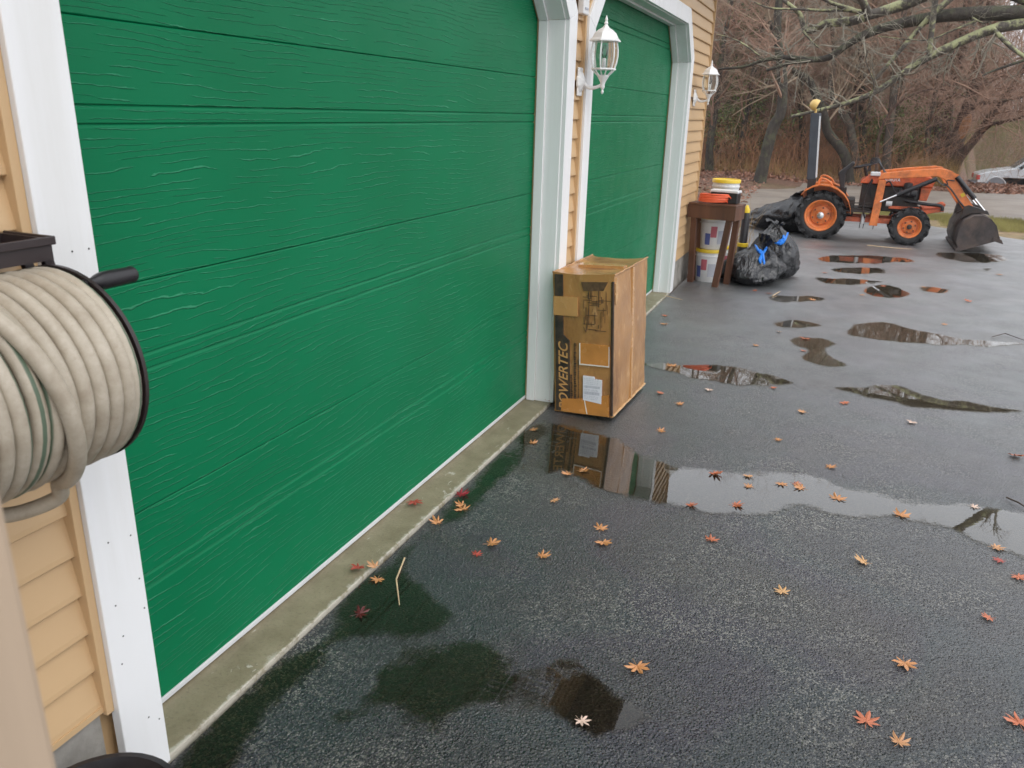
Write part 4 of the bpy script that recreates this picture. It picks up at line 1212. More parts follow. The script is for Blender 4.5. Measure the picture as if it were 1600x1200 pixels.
def ribbon(mb, pts, w, th=.006):
    pp = catmull(pts, 6)
    for i in range(len(pp) - 1):
        mb.bar(pp[i], pp[i + 1] + (pp[i + 1] - pp[i]) * .1, w, th, (.3, -1, .4))
from mathutils.bvhtree import BVHTree
def tie(root, bag, strands, w):
    """a crumpled plastic tie lying on the bag surface"""
    bpy.context.view_layer.update()
    mw = root.matrix_world; inv = mw.inverted()
    bv = BVHTree.FromPolygons([mw @ v.co for v in bag.data.vertices], [tuple(p.vertices) for p in bag.data.polygons])
    mb = MB()
    for st in strands:
        pts = []
        for k, p in enumerate(catmull([(x, 0, z) for x, z in st], 5)):
            h = bv.ray_cast(Vector((p.x, root.location.y - 2, p.z)), Vector((0, 1, 0)))[0]
            y = h.y if h else (pts[-1].y if pts else root.location.y - .1)
            pts.append(Vector((p.x, y - .010 - .006 * (k % 2), p.z)))
        pts = [inv @ p for p in pts]
        n = len(pts)
        mb.tube(pts, [w * (.55 + .45 * math.sin(PI * (i + .5) / n)) * (1 + .25 * mnoise.noise(Vector((i * 1.7, 0, w * 99)))) for i in range(n)], 6)
    mb.build('blue_tie', M['blue_tie'], root, True)
bA = thing('bin_bag', 'squat black bin bag with blue tie, nearest of the bags', 'bin bag', (.80, 8.82, -.03), 0, 'black bin bags by the garage corner')
o = bag_mesh(.31, .30, .50, 1.3, (.17, .03), .80).build('bag', M['bag'], bA, True)
tie(bA, o, [[(.835, .37), (.88, .335), (.925, .30), (.955, .36)], [(.90, .335), (.930, .29), (.945, .25), (.965, .21)], [(.925, .30), (.915, .25), (.93, .22)]], .017)
bB = thing('bin_bag', 'taller slumped black bin bag with blue tie behind the squat one', 'bin bag', (1.04, 9.28, -.03), R(40), 'black bin bags by the garage corner')
o = bag_mesh(.27, .26, .66, 4.7, (-.05, .05), .86, flat=.7).build('bag', M['bag'], bB, True)
tie(bB, o, [[(.955, .43), (1.0, .39), (1.057, .362), (1.10, .392), (1.12, .462)], [(1.0, .39), (1.05, .385), (1.09, .41), (1.085, .45)], [(.96, .44), (.975, .40), (1.03, .375)]], .017)
bC = thing('bin_bag', 'long grey black plastic bundle lying behind the tractor rear wheel', 'bin bag', (.80, 13.45, -.03), R(-20), 'black bin bags by the garage corner')
bag_mesh(.62, .42, .62, 8.1, (.28, 0), .93, flat=.8).build('bag', M['bag'], bC, True)

# ================================================================== TRACTOR
M['roll_bar'] = pmat('blue_black_paint', (.045, .052, .065), .35, .2, 6)
tractor = thing('tractor', 'small orange tractor with front loader parked on the wet driveway', 'tractor', (1.36, 13.15, -.03))
def tb(mb, name, m, par=None, smooth=False, bevel=0):
    return rl(mb, name, m, smooth, bevel, tractor, par)
YC = 13.15
def wheel(x, yc, R_, wd, rim_r, name, side, lugs, steel):
    zc = -.03 + R_
    h = wd / 2
    t = MB().lathe([(rim_r, -h * .80), (rim_r + .03, -h * .95), (R_ * .80, -h), (R_ * .925, -h * .86), (R_ * .95, -h * .4), (R_ * .955, 0), (R_ * .95, h * .4), (R_ * .925, h * .86), (R_ * .80, h), (rim_r + .03, h * .95), (rim_r, h * .80)], (x, yc, zc), 44, 'y', cap=False)
    for k in range(lugs):
        for sgn in (-1, 1):
            a = 2 * PI * (k + (.5 if sgn > 0 else 0)) / lugs
            da = .20
            p = [(x + R_ * .945 * math.cos(a), yc + .02 * sgn, zc + R_ * .945 * math.sin(a)),
                 (x + R_ * .965 * math.cos(a + da * .6), yc + sgn * h * .62, zc + R_ * .965 * math.sin(a + da * .6)),
                 (x + R_ * .93 * math.cos(a + da), yc + sgn * h * 1.0, zc + R_ * .93 * math.sin(a + da)),
                 (x + R_ * .84 * math.cos(a + da * 1.15), yc + sgn * h * 1.03, zc + R_ * .84 * math.sin(a + da * 1.15))]
            for q in range(3):
                up = (p[q][0] - x, 0, p[q][2] - zc)
                t.bar(p[q], p[q + 1], .052 * R_ / .34, .055 * R_ / .34, up)
    tyre = tb(t, name, M['rubber'], None, True)
    s = side
    rim = MB().lathe([(rim_r * 1.06, s * h * .93), (rim_r * 1.02, s * h * .98), (rim_r * .93, s * h * .90), (rim_r * .86, s * h * .45), (rim_r * .76, s * h * .38), (rim_r * .72, s * h * .12), (rim_r * .66, s * h * .12), (rim_r * .62, s * h * .32), (rim_r * .36, s * h * .40), (rim_r * .30, s * h * .55), (.02, s * h * .55)], (x, yc, zc), 36, 'y', cap=False)
    ro = tb(rim, 'rim', M['orange'], tyre, True)
    tb(MB().lathe([(rim_r * .24, s * h * .58), (rim_r * .22, s * h * .78), (rim_r * .12, s * h * .82), (rim_r * .11, s * h * .95), (.004, s * h * .97)], (x, yc, zc), 14, 'y'), 'hub', M['steel'] if steel else M['dark_steel'], tyre, True)
    g = MB()
    for k in range(6):
        a = 2 * PI * k / 6 + .3
        g.lathe([(.011, s * h * .44), (.011, s * h * .60), (.004, s * h * .62)], (x + rim_r * .52 * math.cos(a), yc, zc + rim_r * .52 * math.sin(a)), 6, 'y')
    tb(g, 'wheel_nuts', M['dark_steel'], tyre)
    return tyre
wheel(1.357, 12.78, .342, .21, .215, 'rear_wheel', -1, 15, True)
wheel(1.357, 13.52, .342, .21, .215, 'rear_wheel', 1, 15, True)
wheel(2.569, 12.80, .260, .15, .150, 'front_wheel', -1, 14, False)
wheel(2.569, 13.50, .260, .15, .150, 'front_wheel', 1, 14, False)
tb(MB().tube([(1.357, 12.82, .31), (1.357, 13.48, .31)], .06, 12), 'rear_axle', M['dark_steel'], None, True)
tb(MB().tube([(2.569, 12.84, .23), (2.569, 13.46, .23)], .035, 10), 'front_axle', M['orange_red'], None, True)
# fenders: curved sheet over each rear tyre with a side skirt
for s, ya, yb in ((-1, 12.66, 12.92), (1, 13.64, 13.38)):
    prof = [(1.047, .600), (1.10, .665), (1.19, .725), (1.30, .755), (1.42, .750), (1.54, .705), (1.64, .630), (1.71, .54), (1.755, .43), (1.770, .36)]
    n = len(prof); vs = []; fs = []
    for (x, z) in prof: vs += [(x, ya, z - .018), (x, ya, z), (x, yb, z), (x, yb, z - .006)]
    for i in range(n - 1):
        for j in range(3): fs.append((4 * i + j, 4 * i + j + 1, 4 * i + 4 + j + 1, 4 * i + 4 + j))
    f = tb(MB().add(vs, fs), 'fender', M['orange'], None, True)
    md = f.modifiers.new('thick', 'SOLIDIFY'); md.thickness = .008
    inner = MB().add([(x, yb, z - .004) for x, z in prof] + [(1.357 + .16 * math.cos(a), yb, .31 + .16 * math.sin(a)) for a in [PI * (1 - i / (n - 1)) for i in range(n)]], [(i, i + 1, n + i + 1, n + i) for i in range(n - 1)])
    o = tb(inner, 'fender_side', M['orange'], None); md = o.modifiers.new('thick', 'SOLIDIFY'); md.thickness = .006
    tb(MB().tube(catmull([(1.27, ya + .12 * -s, .74), (1.27, ya + .12 * -s, .82), (1.33, ya + .12 * -s, .835), (1.42, ya + .12 * -s, .79), (1.46, ya + .12 * -s, .735)], 5), .014, 8), 'grab_rail', M['orange'], None, True)
# roll bar
for y in (12.90, 13.40):
    tb(MB().bar((1.185, y, .36), (1.150, y, .80), .055, .10, (1, 0, 0)), 'roll_bar_post', M['dark_steel'], None, bevel=.006)
    tb(MB().bar((1.150, y, .801), (1.075, y, 1.74), .055, .125, (1, 0, 0)), 'roll_bar_post', M['roll_bar'], None, bevel=.01)
tb(MB().bar((1.074, 12.872, 1.715), (1.074, 13.428, 1.715), .068, .055, (0, 0, 1)), 'roll_bar_top', M['roll_bar'], None, bevel=.006)
tb(MB().bar((1.216, 12.885, .84), (1.146, 12.885, 1.70), .022, .022, (1, 0, 0)), 'roll_bar_edge', M['alu'])
wl = tb(MB().lathe([(.001, -.100), (.045, -.088), (.074, -.05), (.084, 0), (.080, .014), (.001, .016)], (0, 0, 0), 22, 'x'), 'work_light', M['lamp_yellow'], None, True)
wl.location = (0, 0, 0)
me = wl.data
co = np.zeros(len(me.vertices) * 3); me.vertices.foreach_get('co', co); co = co.reshape(-1, 3) + np.array([tractor.location.x, tractor.location.y, tractor.location.z])
ca, sa = math.cos(R(25)), math.sin(R(25)); co[:, 0], co[:, 2] = co[:, 0] * ca + co[:, 2] * sa, -co[:, 0] * sa + co[:, 2] * ca
co += np.array([1.075 - 1.36, 12.93 - 13.15, 1.845 + .03]); me.vertices.foreach_set('co', co.ravel()); me.update()
tb(MB().tube([(1.075, 12.93, 1.735), (1.075, 12.93, 1.80)], .016, 8), 'light_stem', M['lamp_yellow'])
tb(MB().tube(catmull([(1.13, 12.93, 1.75), (1.15, 12.93, 1.88), (1.17, 12.93, 1.90), (1.24, 12.93, 1.84)], 5), .006, 6), 'wire', M['black_plastic'], None, True)
# seat
tb(MB().prism([(1.565, .70), (1.515, .90), (1.530, .935), (1.60, .995), (1.685, 1.078), (1.708, 1.075), (1.718, 1.045), (1.632, .950), (1.610, .90), (1.625, .70)], 12.96, 13.34, 'y'), 'seat', M['black_plastic'], None, bevel=.018)
tb(MB().box((1.50, 13.02, .52), (1.66, 13.28, .70)), 'seat_mount', M['dark_steel'])
tb(MB().box((1.20, 12.96, .30), (1.80, 13.34, .56)), 'gearbox', M['dark_steel'], None, bevel=.02)
tb(MB().box((1.62, 12.78, .385), (2.12, 13.52, .415)), 'floor_plate', M['dark_steel'])
for i, z in enumerate((.43, .47, .51)): tb(MB().bar((1.70, 12.84, z), (2.02, 12.86, z + .004), .016, .014), 'step_bar', M['dark_steel'])
# steering wheel, column and dash
st_ = MB()
ring = []
for k in range(29):
    a = 2 * PI * k / 28; ring.append((1.86 + .15 * math.cos(a), 13.15 + .16 * math.sin(a), 1.03 + .045 * math.cos(a) * 1.0))
st_.tube(ring, .013, 8)
for k in range(3):
    a = 2 * PI * k / 3; st_.tube([(1.86, 13.15, 1.02), (1.86 + .14 * math.cos(a), 13.15 + .15 * math.sin(a), 1.03 + .04 * math.cos(a))], .008, 6)
tb(st_, 'steering_wheel', M['black_plastic'], None, True)
tb(MB().tube([(1.86, 13.15, 1.02), (1.93, 13.15, .80)], .022, 8), 'steering_column', M['dark_steel'], None, True)
tb(MB().prism([(1.83, .79), (1.84, .83), (1.90, .88), (1.98, .905), (2.14, .93), (2.14, .79)], 12.93, 13.37, 'y'), 'dashboard', M['orange_red'], None, bevel=.012)
tb(MB().box((1.86, 12.99, .44), (2.14, 13.31, .785)), 'clutch_housing', M['dark_steel'], None, bevel=.01)
# engine, hood and grille
tb(MB().prism([(2.145, .765), (2.145, .935), (2.35, .955), (2.60, .945), (2.76, .915), (2.808, .86), (2.79, .78), (2.775, .765)], 12.97, 13.33, 'y'), 'hood', M['orange_red'], None, bevel=.02)
gr = tb(MB().prism([(2.645, .762), (2.783, .762), (2.745, .585), (2.645, .585)], 12.975, 13.325, 'y'), 'grille', M['orange_red'], None, bevel=.008)
for i in range(7): tb(MB().box((2.66, 12.970, .61 + i * .021), (2.74 + i * .004, 12.9745, .618 + i * .021)), 'louvre', M['orange'], gr)
tb(MB().box((2.16, 13.01, .40), (2.64, 13.29, .76)), 'engine_block', M['dark_steel'], None, bevel=.02)
tb(MB().lathe([(.005, .64), (.055, .645), (.06, .66), (.06, .80), (.05, .825), (.015, .835)], (2.47, 12.93, 0), 20), 'air_cleaner', M['black_plastic'], None, True)
tb(MB().lathe([(.004, 2.36), (.05, 2.365), (.056, 2.38), (.056, 2.58), (.05, 2.595), (.004, 2.60)], (0, 12.95, .68), 18, 'x'), 'muffler', M['black_plastic'], None, True)
tb(MB().tube(catmull([(2.46, 12.92, .58), (2.62, 12.90, .56), (2.80, 12.88, .545), (2.90, 12.87, .545), (2.95, 12.87, .52), (2.955, 12.87, .47)], 5), .024, 10), 'exhaust_pipe', M['black_plastic'], None, True)
tb(MB().tube([(2.22, 12.93, .52), (2.30, 12.93, .52)], .04, 12), 'oil_filter', M['alu'], None, True)
tb(MB().tube(catmull([(2.16, 12.92, .80), (2.22, 12.90, .83), (2.30, 12.90, .70), (2.36, 12.91, .64)], 6), .012, 7), 'hydraulic_hose', M['black_plastic'], None, True)
tb(MB().tube(catmull([(1.98, 12.90, .86), (1.93, 12.88, .70), (1.92, 12.86, .55), (1.93, 12.84, .40), (1.97, 12.83, .30)], 6), .012, 7), 'hydraulic_hose', M['black_plastic'], None, True)
tb(MB().tube(catmull([(2.00, 12.95, .60), (1.97, 12.93, .72), (1.99, 12.92, .84)], 6), .010, 7), 'hydraulic_hose', M['black_plastic'], None, True)
for i in range(4):
    tb(MB().tube(catmull([(1.90 + .015 * i, 13.0 + .05 * i, .95), (1.93, 13.0 + .05 * i, 1.05 + .02 * i), (2.02, 12.98 + .05 * i, 1.09 + .015 * i), (2.09, 12.96 + .05 * i, 1.02), (2.13 + .01 * i, 12.96 + .05 * i, .94)], 6), .009, 6), 'hydraulic_hose', M['black_plastic'], None, True)
tb(MB().box((1.95, 12.90, .90), (2.08, 13.05, .955)), 'loader_valve', M['alu'], None, bevel=.01)
# frame rails
for y0_, y1_ in ((12.90, 12.94), (13.36, 13.40)):
    tb(MB().box((1.60, y0_, .235), (2.40, y1_, .305)), 'frame_rail', M['orange_red'], None, bevel=.005)
    tb(MB().prism([(2.34, .235), (2.34, .32), (2.48, .40), (2.95, .50), (2.99, .46), (2.80, .42), (2.62, .33), (2.44, .235)], y0_, y1_, 'y'), 'front_frame', M['orange_red'], None, bevel=.005)
    tb(MB().box((2.26, y0_ + .005, .455), (2.66, y1_ - .005, .495)), 'side_rail', M['orange_red'], None, bevel=.004)
tb(MB().prism([(2.70, .44), (2.98, .50), (3.00, .56), (2.96, .56), (2.86, .50), (2.70, .49)], 12.96, 13.34, 'y'), 'bumper', M['orange_red'], None, bevel=.01)
tb(MB().tube([(1.945, 12.86, .22), (1.945, 12.86, .36)], .03, 10), 'hydraulic_coupling', M['alu'], None, True)
for x in (1.915, 1.965, 2.10): tb(MB().bar((x, 12.87, .24), (x, 12.87, .15), .010, .010, (1, 0, 0)), 'stud', M['dark_steel'])
# loader: upright, boom, lift cylinder and bucket cylinder on each side
BOOM = [(2.05, .865), (2.10, .955), (2.45, 1.012), (2.815, 1.055), (2.905, 1.045), (2.985, .985), (3.345, .535), (3.225, .490), (2.90, .905), (2.80, .945), (2.45, .905)]
for s, ya, yb in ((-1, 12.755, 12.825), (1, 13.475, 13.545)):
    tb(MB().prism([(2.035, .21), (2.145, .21), (2.165, .86), (2.065, .86)], ya + .004, yb - .004, 'y'), 'loader_upright', M['orange'], None, bevel=.006)
    tb(MB().prism(BOOM, ya, yb, 'y'), 'loader_boom', M['orange'], None, bevel=.008)
    yc = (ya + yb) / 2 + (-.055 if s < 0 else .055)
    p0 = Vector((2.13, yc, .555)); p1 = Vector((2.80, yc, .915)); mid = p0.lerp(p1, .30)
    cy = tb(MB().tube([mid, p1], .032, 14), 'lift_cylinder', M['black_plastic'], None, True)
    tb(MB().tube([p0, mid], .014, 10), 'rod', M['steel'], cy, True)
    p0 = Vector((3.04, yc, .955)); p1 = Vector((3.49, yc, .49)); mid = p0.lerp(p1, .60)
    cy = tb(MB().tube([p0, mid], .033, 14), 'bucket_cylinder', M['black_plastic'], None, True)
    tb(MB().tube([mid, p1], .015, 10), 'rod', M['steel'], cy, True)
    tb(MB().prism([(2.93, 1.025), (3.06, .985), (3.085, .945), (3.03, .930), (2.96, .985)], ya - .004, ya - .0005 if s < 0 else yb + .006, 'y'), 'cylinder_lug', M['orange'])
tb(MB().prism([(3.125, .72), (3.165, .75), (3.195, .71), (3.155, .68)], 12.7535, 12.7545, 'y'), 'yellow_decal', M['yellow'])
tb(MB().tube([(3.235, 12.78, .60), (3.235, 13.52, .60)], .03, 10), 'boom_cross_tube', M['orange'], None, True)
tb(MB().tube(catmull([(2.80, 12.72, .90), (2.88, 12.72, .84), (2.94, 12.72, .84), (2.93, 12.73, .90), (3.02, 12.73, .90)], 6), .009, 6), 'hydraulic_hose', M['black_plastic'], None, True)
tb(MB().tube(catmull([(2.90, 12.74, .86), (3.00, 12.73, .78), (3.12, 12.73, .64), (3.20, 12.74, .56)], 6), .012, 6), 'hydraulic_hose', M['black_plastic'], None, True)
# bucket, tipped with its mouth to the ground
BP = [(3.215, -.028), (3.165, .10), (3.17, .26), (3.225, .40), (3.32, .465), (3.43, .475), (3.535, .435), (3.61, .355), (3.655, .245), (3.685, .165)]
w0, w1 = 12.50, 13.80
shell = tb(MB().sweep(BP, w0, w1, 'y'), 'bucket', M['rust_steel'], None, True); md = shell.modifiers.new('thick', 'SOLIDIFY'); md.thickness = .012
for y in (w0 + .001, w1 - .013): tb(MB().prism(BP, y, y + .012, 'y'), 'side_plate', M['rust_steel'], shell)
tb(MB().bar((3.68, w0 - .02, .17), (3.68, w1 + .02, .17), .012, .09, (.35, 0, -1)), 'cutting_edge', M['rust_steel'], shell)
tb(MB().prism([(3.60, .20), (3.70, .175), (3.735, .115), (3.60, .15)], w0 - .012, w0 - .0005, 'y'), 'edge_corner', M['rust_steel'], shell)
tb(MB().tube([(3.195, w0 - .01, -.004), (3.195, w1 + .01, -.004)], .026, 8), 'bucket_lip', M['rust_steel'], shell, True)
for y in (12.72, 13.46):
    tb(MB().prism([(3.18, .38), (3.20, .56), (3.26, .585), (3.50, .52), (3.53, .47), (3.42, .485), (3.30, .47), (3.22, .42)], y, y + .12, 'y'), 'bucket_bracket', M['dark_steel'], shell, bevel=.005)
# maker's name in white on the hood side
me = text_mesh('KUBOTA', 1.0, 0.0, .02)
co = np.zeros(len(me.vertices) * 3); me.vertices.foreach_get('co', co); co = co.reshape(-1, 3); mn, mx = co.min(0), co.max(0)
new = np.stack([2.155 - 1.36 + (co[:, 0] - mn[0]) / (mx[0] - mn[0]) * .20, 12.967 - 13.15 + co[:, 2] * 1.0, .835 + .03 + (co[:, 1] - mn[1]) / (mx[1] - mn[1]) * .05], 1)
me.vertices.foreach_set('co', new.ravel()); me.update(); me.materials.clear(); me.materials.append(M['white_plastic'])
link_mesh('lettering', me, tractor)

# ================================================================== SUV (sunk beyond the leaf bank)
GZ = -1.2
suv = thing('parked_suv', 'silver older SUV parked half hidden beyond the leafy bank', 'car', (8.6, 38.9, GZ))
def sb(mb, name, m, par=None, smooth=False, bevel=0): return rl(mb, name, m, smooth, bevel, suv, par)
y0, y1 = 38.0, 39.72
def arch(cx, r=.385, zc=GZ + .36):
    return [(cx + r * math.cos(a), max(GZ + .30, zc + r * math.sin(a) * 1.16)) for a in [PI * (1 - i / 10) for i in range(11)]]
A1, A2 = 7.29, 9.86
low = [(6.56, GZ + .56), (6.58, GZ + .30), (6.88, GZ + .30)] + arch(A1)[1:-1] + [(7.68, GZ + .30), (9.46, GZ + .30)] + arch(A2)[1:-1] + [(10.26, GZ + .30), (10.80, GZ + .34), (10.82, GZ + .56)]
sb(MB().prism(low, y0, y1, 'y'), 'lower_cladding', M['grey_cladding'], None, bevel=.02)
up = [(6.62, GZ + .5605), (6.60, GZ + .86), (6.66, GZ + .925), (6.95, GZ + 1.02), (7.50, GZ + 1.13), (7.84, GZ + 1.19), (10.74, GZ + 1.19), (10.82, GZ + 1.0), (10.82, GZ + .5605)]
up_low = [(6.62, GZ + .5605)] + [(x, z) for x, z in []]
arc1 = [(A1 + .395 * math.cos(a), GZ + .36 + .395 * math.sin(a) * 1.16) for a in [PI * (.83 - .66 * i / 8) for i in range(9)]]
arc2 = [(A2 + .395 * math.cos(a), GZ + .36 + .395 * math.sin(a) * 1.16) for a in [PI * (.17 + .66 * i / 8) for i in range(9)]]
body = [(6.62, GZ + .5605)] + arc1 + arc2[::-1] + up[:0:-1]
sb(MB().prism(body, y0 + .02, y1 - .02, 'y'), 'body', M['silver'], None, bevel=.03)
for cx in (A1, A2):
    pts = [(cx + .41 * math.cos(a), y0 + .012, GZ + .36 + .41 * math.sin(a) * 1.16) for a in [PI * (1 - i / 14) for i in range(15)]]
    sb(MB().tube(pts, .03, 7), 'wheel_arch', M['silver'], None, True)
cab = [(7.85, GZ + 1.191), (8.42, GZ + 1.66), (8.60, GZ + 1.70), (10.45, GZ + 1.70), (10.72, GZ + 1.191)]
cb = sb(MB().prism(cab, y0 + .16, y1 - .16, 'y'), 'cabin', M['silver'], None, bevel=.03)
sb(MB().prism([(7.99, GZ + 1.215), (8.45, GZ + 1.61), (8.95, GZ + 1.63), (8.95, GZ + 1.215)], y0 + .150, y0 + .158, 'y'), 'side_window', M['car_glass'], cb)
sb(MB().prism([(9.02, GZ + 1.215), (9.02, GZ + 1.63), (9.75, GZ + 1.63), (9.75, GZ + 1.215)], y0 + .150, y0 + .158, 'y'), 'side_window', M['car_glass'], cb)
sb(MB().prism([(9.82, GZ + 1.215), (9.82, GZ + 1.63), (10.40, GZ + 1.62), (10.60, GZ + 1.215)], y0 + .150, y0 + .158, 'y'), 'side_window', M['car_glass'], cb)
sb(MB().add([(7.87, y0 + .24, GZ + 1.215), (7.87, y1 - .24, GZ + 1.215), (8.40, y1 - .28, GZ + 1.655), (8.40, y0 + .28, GZ + 1.655)], [(0, 1, 2, 3)]), 'windshield', M['car_glass'], cb)
sb(MB().box((8.02, y0 - .13, GZ + 1.18), (8.12, y0 + .03, GZ + 1.29)), 'mirror', M['black_plastic'], None, bevel=.02)
sb(MB().box((6.585, y0 + .012, GZ + .70), (6.70, y0 + .40, GZ + .88)), 'headlight', M['amber'], None, bevel=.01)
sb(MB().box((6.585, y1 - .40, GZ + .70), (6.70, y1 - .012, GZ + .88)), 'headlight', M['amber'], None, bevel=.01)
sb(MB().box((6.50, y0 - .01, GZ + .42), (6.62, y1 + .01, GZ + .60)), 'bumper', M['grey_cladding'], None, bevel=.03)
sb(MB().box((7.70, y0 + .006, GZ + .60), (9.46, y0 + .0195, GZ + .66)), 'side_moulding', M['white_plastic'])
sb(MB().box((7.52, y0 + .010, GZ + .86), (7.74, y0 + .0195, GZ + .90)), 'badge', M['grey_print'])
sb(MB().box((8.00, y0 + .012, GZ + .62), (8.006, y0 + .0195, GZ + 1.18)), 'door_gap', M['ink'])
for cx in (A1, A2):
    for yy, s in ((y0 + .13, -1), (y1 - .13, 1)):
        w_ = sb(MB().lathe([(.20, -.11), (.30, -.12), (.345, -.10), (.355, 0), (.345, .10), (.30, .12), (.20, .11)], (cx, yy, GZ + .355), 28, 'y', cap=False), 'wheel', M['rubber'], None, True)
        sb(MB().lathe([(.21, s * .10), (.18, s * .08), (.05, s * .09), (.004, s * .10)], (cx, yy, GZ + .355), 20, 'y', cap=False), 'rim', M['alu'], w_, True)

# ================================================================== TREES
def grow(segs, p, d, length, r, level, rr, maxlev, droop=.0, nseg=4, kids=(6, 6, 5, 4), spread=.9):
    """recursive branching; segs[level] collects (p0,p1,r0,r1)"""
    q = Vector(p); d = Vector(d).normalized(); pts = [q.copy()]
    for i in range(nseg):
        d = (d + Vector((rr.gauss(0, .16), rr.gauss(0, .16), rr.gauss(.02, .13) - droop))).normalized()
        q2 = q + d * length / nseg
        r0 = r * (1 - .72 * i / nseg); r1 = r * (1 - .72 * (i + 1) / nseg)
        segs.append((q.copy(), q2.copy(), r0, r1, level)); q = q2; pts.append(q.copy())
    if level >= maxlev: return
    n = kids[min(level, len(kids) - 1)]
    for k in range(n):
        t = rr.uniform(.25, 1.0); i = min(nseg - 1, int(t * nseg)); b = pts[i].lerp(pts[i + 1], t * nseg - i)
        ax = Vector((rr.gauss(0, 1), rr.gauss(0, 1), rr.gauss(0, .7))); ax -= d * ax.dot(d)
        if ax.length < 1e-4: continue
        nd = (d * rr.uniform(.5, 1.1) + ax.normalized() * spread * rr.uniform(.6, 1.2)).normalized()
        grow(segs, b, nd, length * rr.uniform(.42, .68), max(.004, r * (1 - .72 * t) * .62), level + 1, rr, maxlev, droop, max(2, nseg - 1), kids, spread)

def seg_mesh(name, segs, m):
    return sticks_mesh(name, [s[0] for s in segs], [s[1] for s in segs], [s[2] for s in segs], [s[3] for s in segs], m)

def trunk_tube(path, wob=.0, n=9):
    P = catmull([Vector(p[:3]) for p in path], 4)
    rads = []
    m = len(path)
    for i in range(len(P)):
        t = i / 4; j = min(m - 2, int(t)); f = t - j
        rads.append((path[j][3] * (1 - f) + path[j + 1][3] * f) * (1 + .10 * mnoise.noise(P[i] * 2.3)))
    return P, rads

def branchy(P, rads, rr, count, lmin, lmax, start=.3, maxlev=3, kids=(5, 5, 4), rscale=.45, up=.25):
    segs = []
    for k in range(count):
        t = rr.uniform(start, 1.0); i = min(len(P) - 2, int(t * (len(P) - 1)))
        d = (P[i + 1] - P[i]).normalized()
        ax = Vector((rr.gauss(0, 1), rr.gauss(0, 1), rr.gauss(0, .5))); ax -= d * ax.dot(d); ax.normalize()
        nd = (d * rr.uniform(.2, .9) + ax + Vector((0, 0, up))).normalized()
        grow(segs, P[i], nd, rr.uniform(lmin, lmax), max(.008, rads[i] * rscale), 0, rr, maxlev, 0, 4, kids)
    return segs

# --- the old lichened tree whose limbs hang over the tractor; its trunk stands right of the frame
ot = thing('overhanging_tree', 'old lichen covered tree with bare limbs reaching in from the right', 'tree', (6.35, 16.4, -.06))
OFF = Vector((6.35, 16.4, -.06))
LIMBS['A'] = [(6.3, 16.35, 2.5, .24), (5.9, 16.2, 3.0, .20)] + LIMBS['A']
LIMBS['C'] = [(6.3, 16.35, 2.2, .20), (5.9, 16.3, 2.9, .16)] + LIMBS['C']
LIMBS['U1'] = [(6.35, 16.4, 3.2, .22), (6.0, 16.8, 4.6, .17), (5.2, 17.2, 6.0, .12), (4.2, 17.4, 7.2, .06)]
LIMBS['U2'] = [(6.35, 16.4, 3.4, .22), (7.2, 16.0, 4.8, .17), (8.2, 15.6, 6.2, .11), (9.0, 15.4, 7.6, .05)]
LIMBS['U3'] = [(6.35, 16.4, 3.0, .2), (6.6, 15.4, 4.2, .15), (6.4, 14.2, 5.2, .10), (6.0, 13.2, 6.0, .05)]
MB().tube([tuple(Vector(p) - OFF) for p in [(6.42, 16.4, -.1), (6.38, 16.4, .3), (6.3, 16.35, 1.2), (6.32, 16.38, 2.4), (6.35, 16.4, 3.5)]], [.42, .33, .29, .28, .24], 14).build('trunk', M['bark_lichen'], ot, True)
tw = []
rr = random.Random(11)
for key, path in LIMBS.items():
    P, rads = trunk_tube(path)
    o = MB().tube([tuple(p - OFF) for p in P], [q * .76 for q in rads], 10).build('limb', M['bark_dark'] if key in 'AHG' else M['bark_lichen'], ot, True)
    ln = sum((P[i + 1] - P[i]).length for i in range(len(P) - 1))
    tw += branchy(P, rads, rr, int(3 + ln * 2.6), .25, .85, .12, 2, (4, 3), .32, .15)
tw = [(a - OFF, b - OFF, c * .8, d * .8, e) for a, b, c, d, e in tw]
link_mesh('twigs', seg_mesh('twigs', tw, M['twig_pale']), ot)

# --- individual woodland trees that the photograph shows
def wood_tree(key, path, label, bark, twm, seed, count=16, lmin=1.0, lmax=2.4, extra=(), start=.35):
    b = Vector(path[0][:3]); b.z = terrain(b.x, b.y)
    r = thing('bare_tree', label, 'tree', b, 0, 'bare trees in the woods behind the road')
    rr = random.Random(seed); segs = []
    for pth in (path,) + tuple(extra):
        pth = list(pth)
        if pth is not None and pth[0] == path[0]:
            pth = [(pth[0][0], pth[0][1], min(pth[0][2], b.z) - .15, pth[0][3] * 1.35)] + pth
        P, rads = trunk_tube(pth)
        MB().tube([tuple(p - b) for p in P], rads, 10).build('trunk', bark, r, True)
        segs += branchy(P, rads, rr, count, lmin, lmax, start, 3, (5, 4, 4), .38)
    segs = [(a - b, c - b, d, e, f) for a, c, d, e, f in segs]
    link_mesh('crown', seg_mesh('crown', segs, twm), r)
    return r
wood_tree('T1', TRUNKS['T1'], 'dark leaning tree trunk standing left of the tractor roll bar', M['bark_dark'], M['twig_red'], 21)
wood_tree('T2', TRUNKS['T2'], 'crooked dark tree bending left behind the roll bar lamp', M['bark_dark'], M['twig_grey'], 22, 12)
wood_tree('T3', TRUNKS['T3'], 'slim wavy tree right of the roll bar', M['bark_grey'], M['twig_grey'], 23)
wood_tree('T4', TRUNKS['T4'], 'straight slim dark tree above the tractor hood', M['bark_dark'], M['twig_grey'], 24)
wood_tree('T7', TRUNKS['T7'], 'upright dark trunk close left of the roll bar', M['bark_dark'], M['twig_red'], 27)
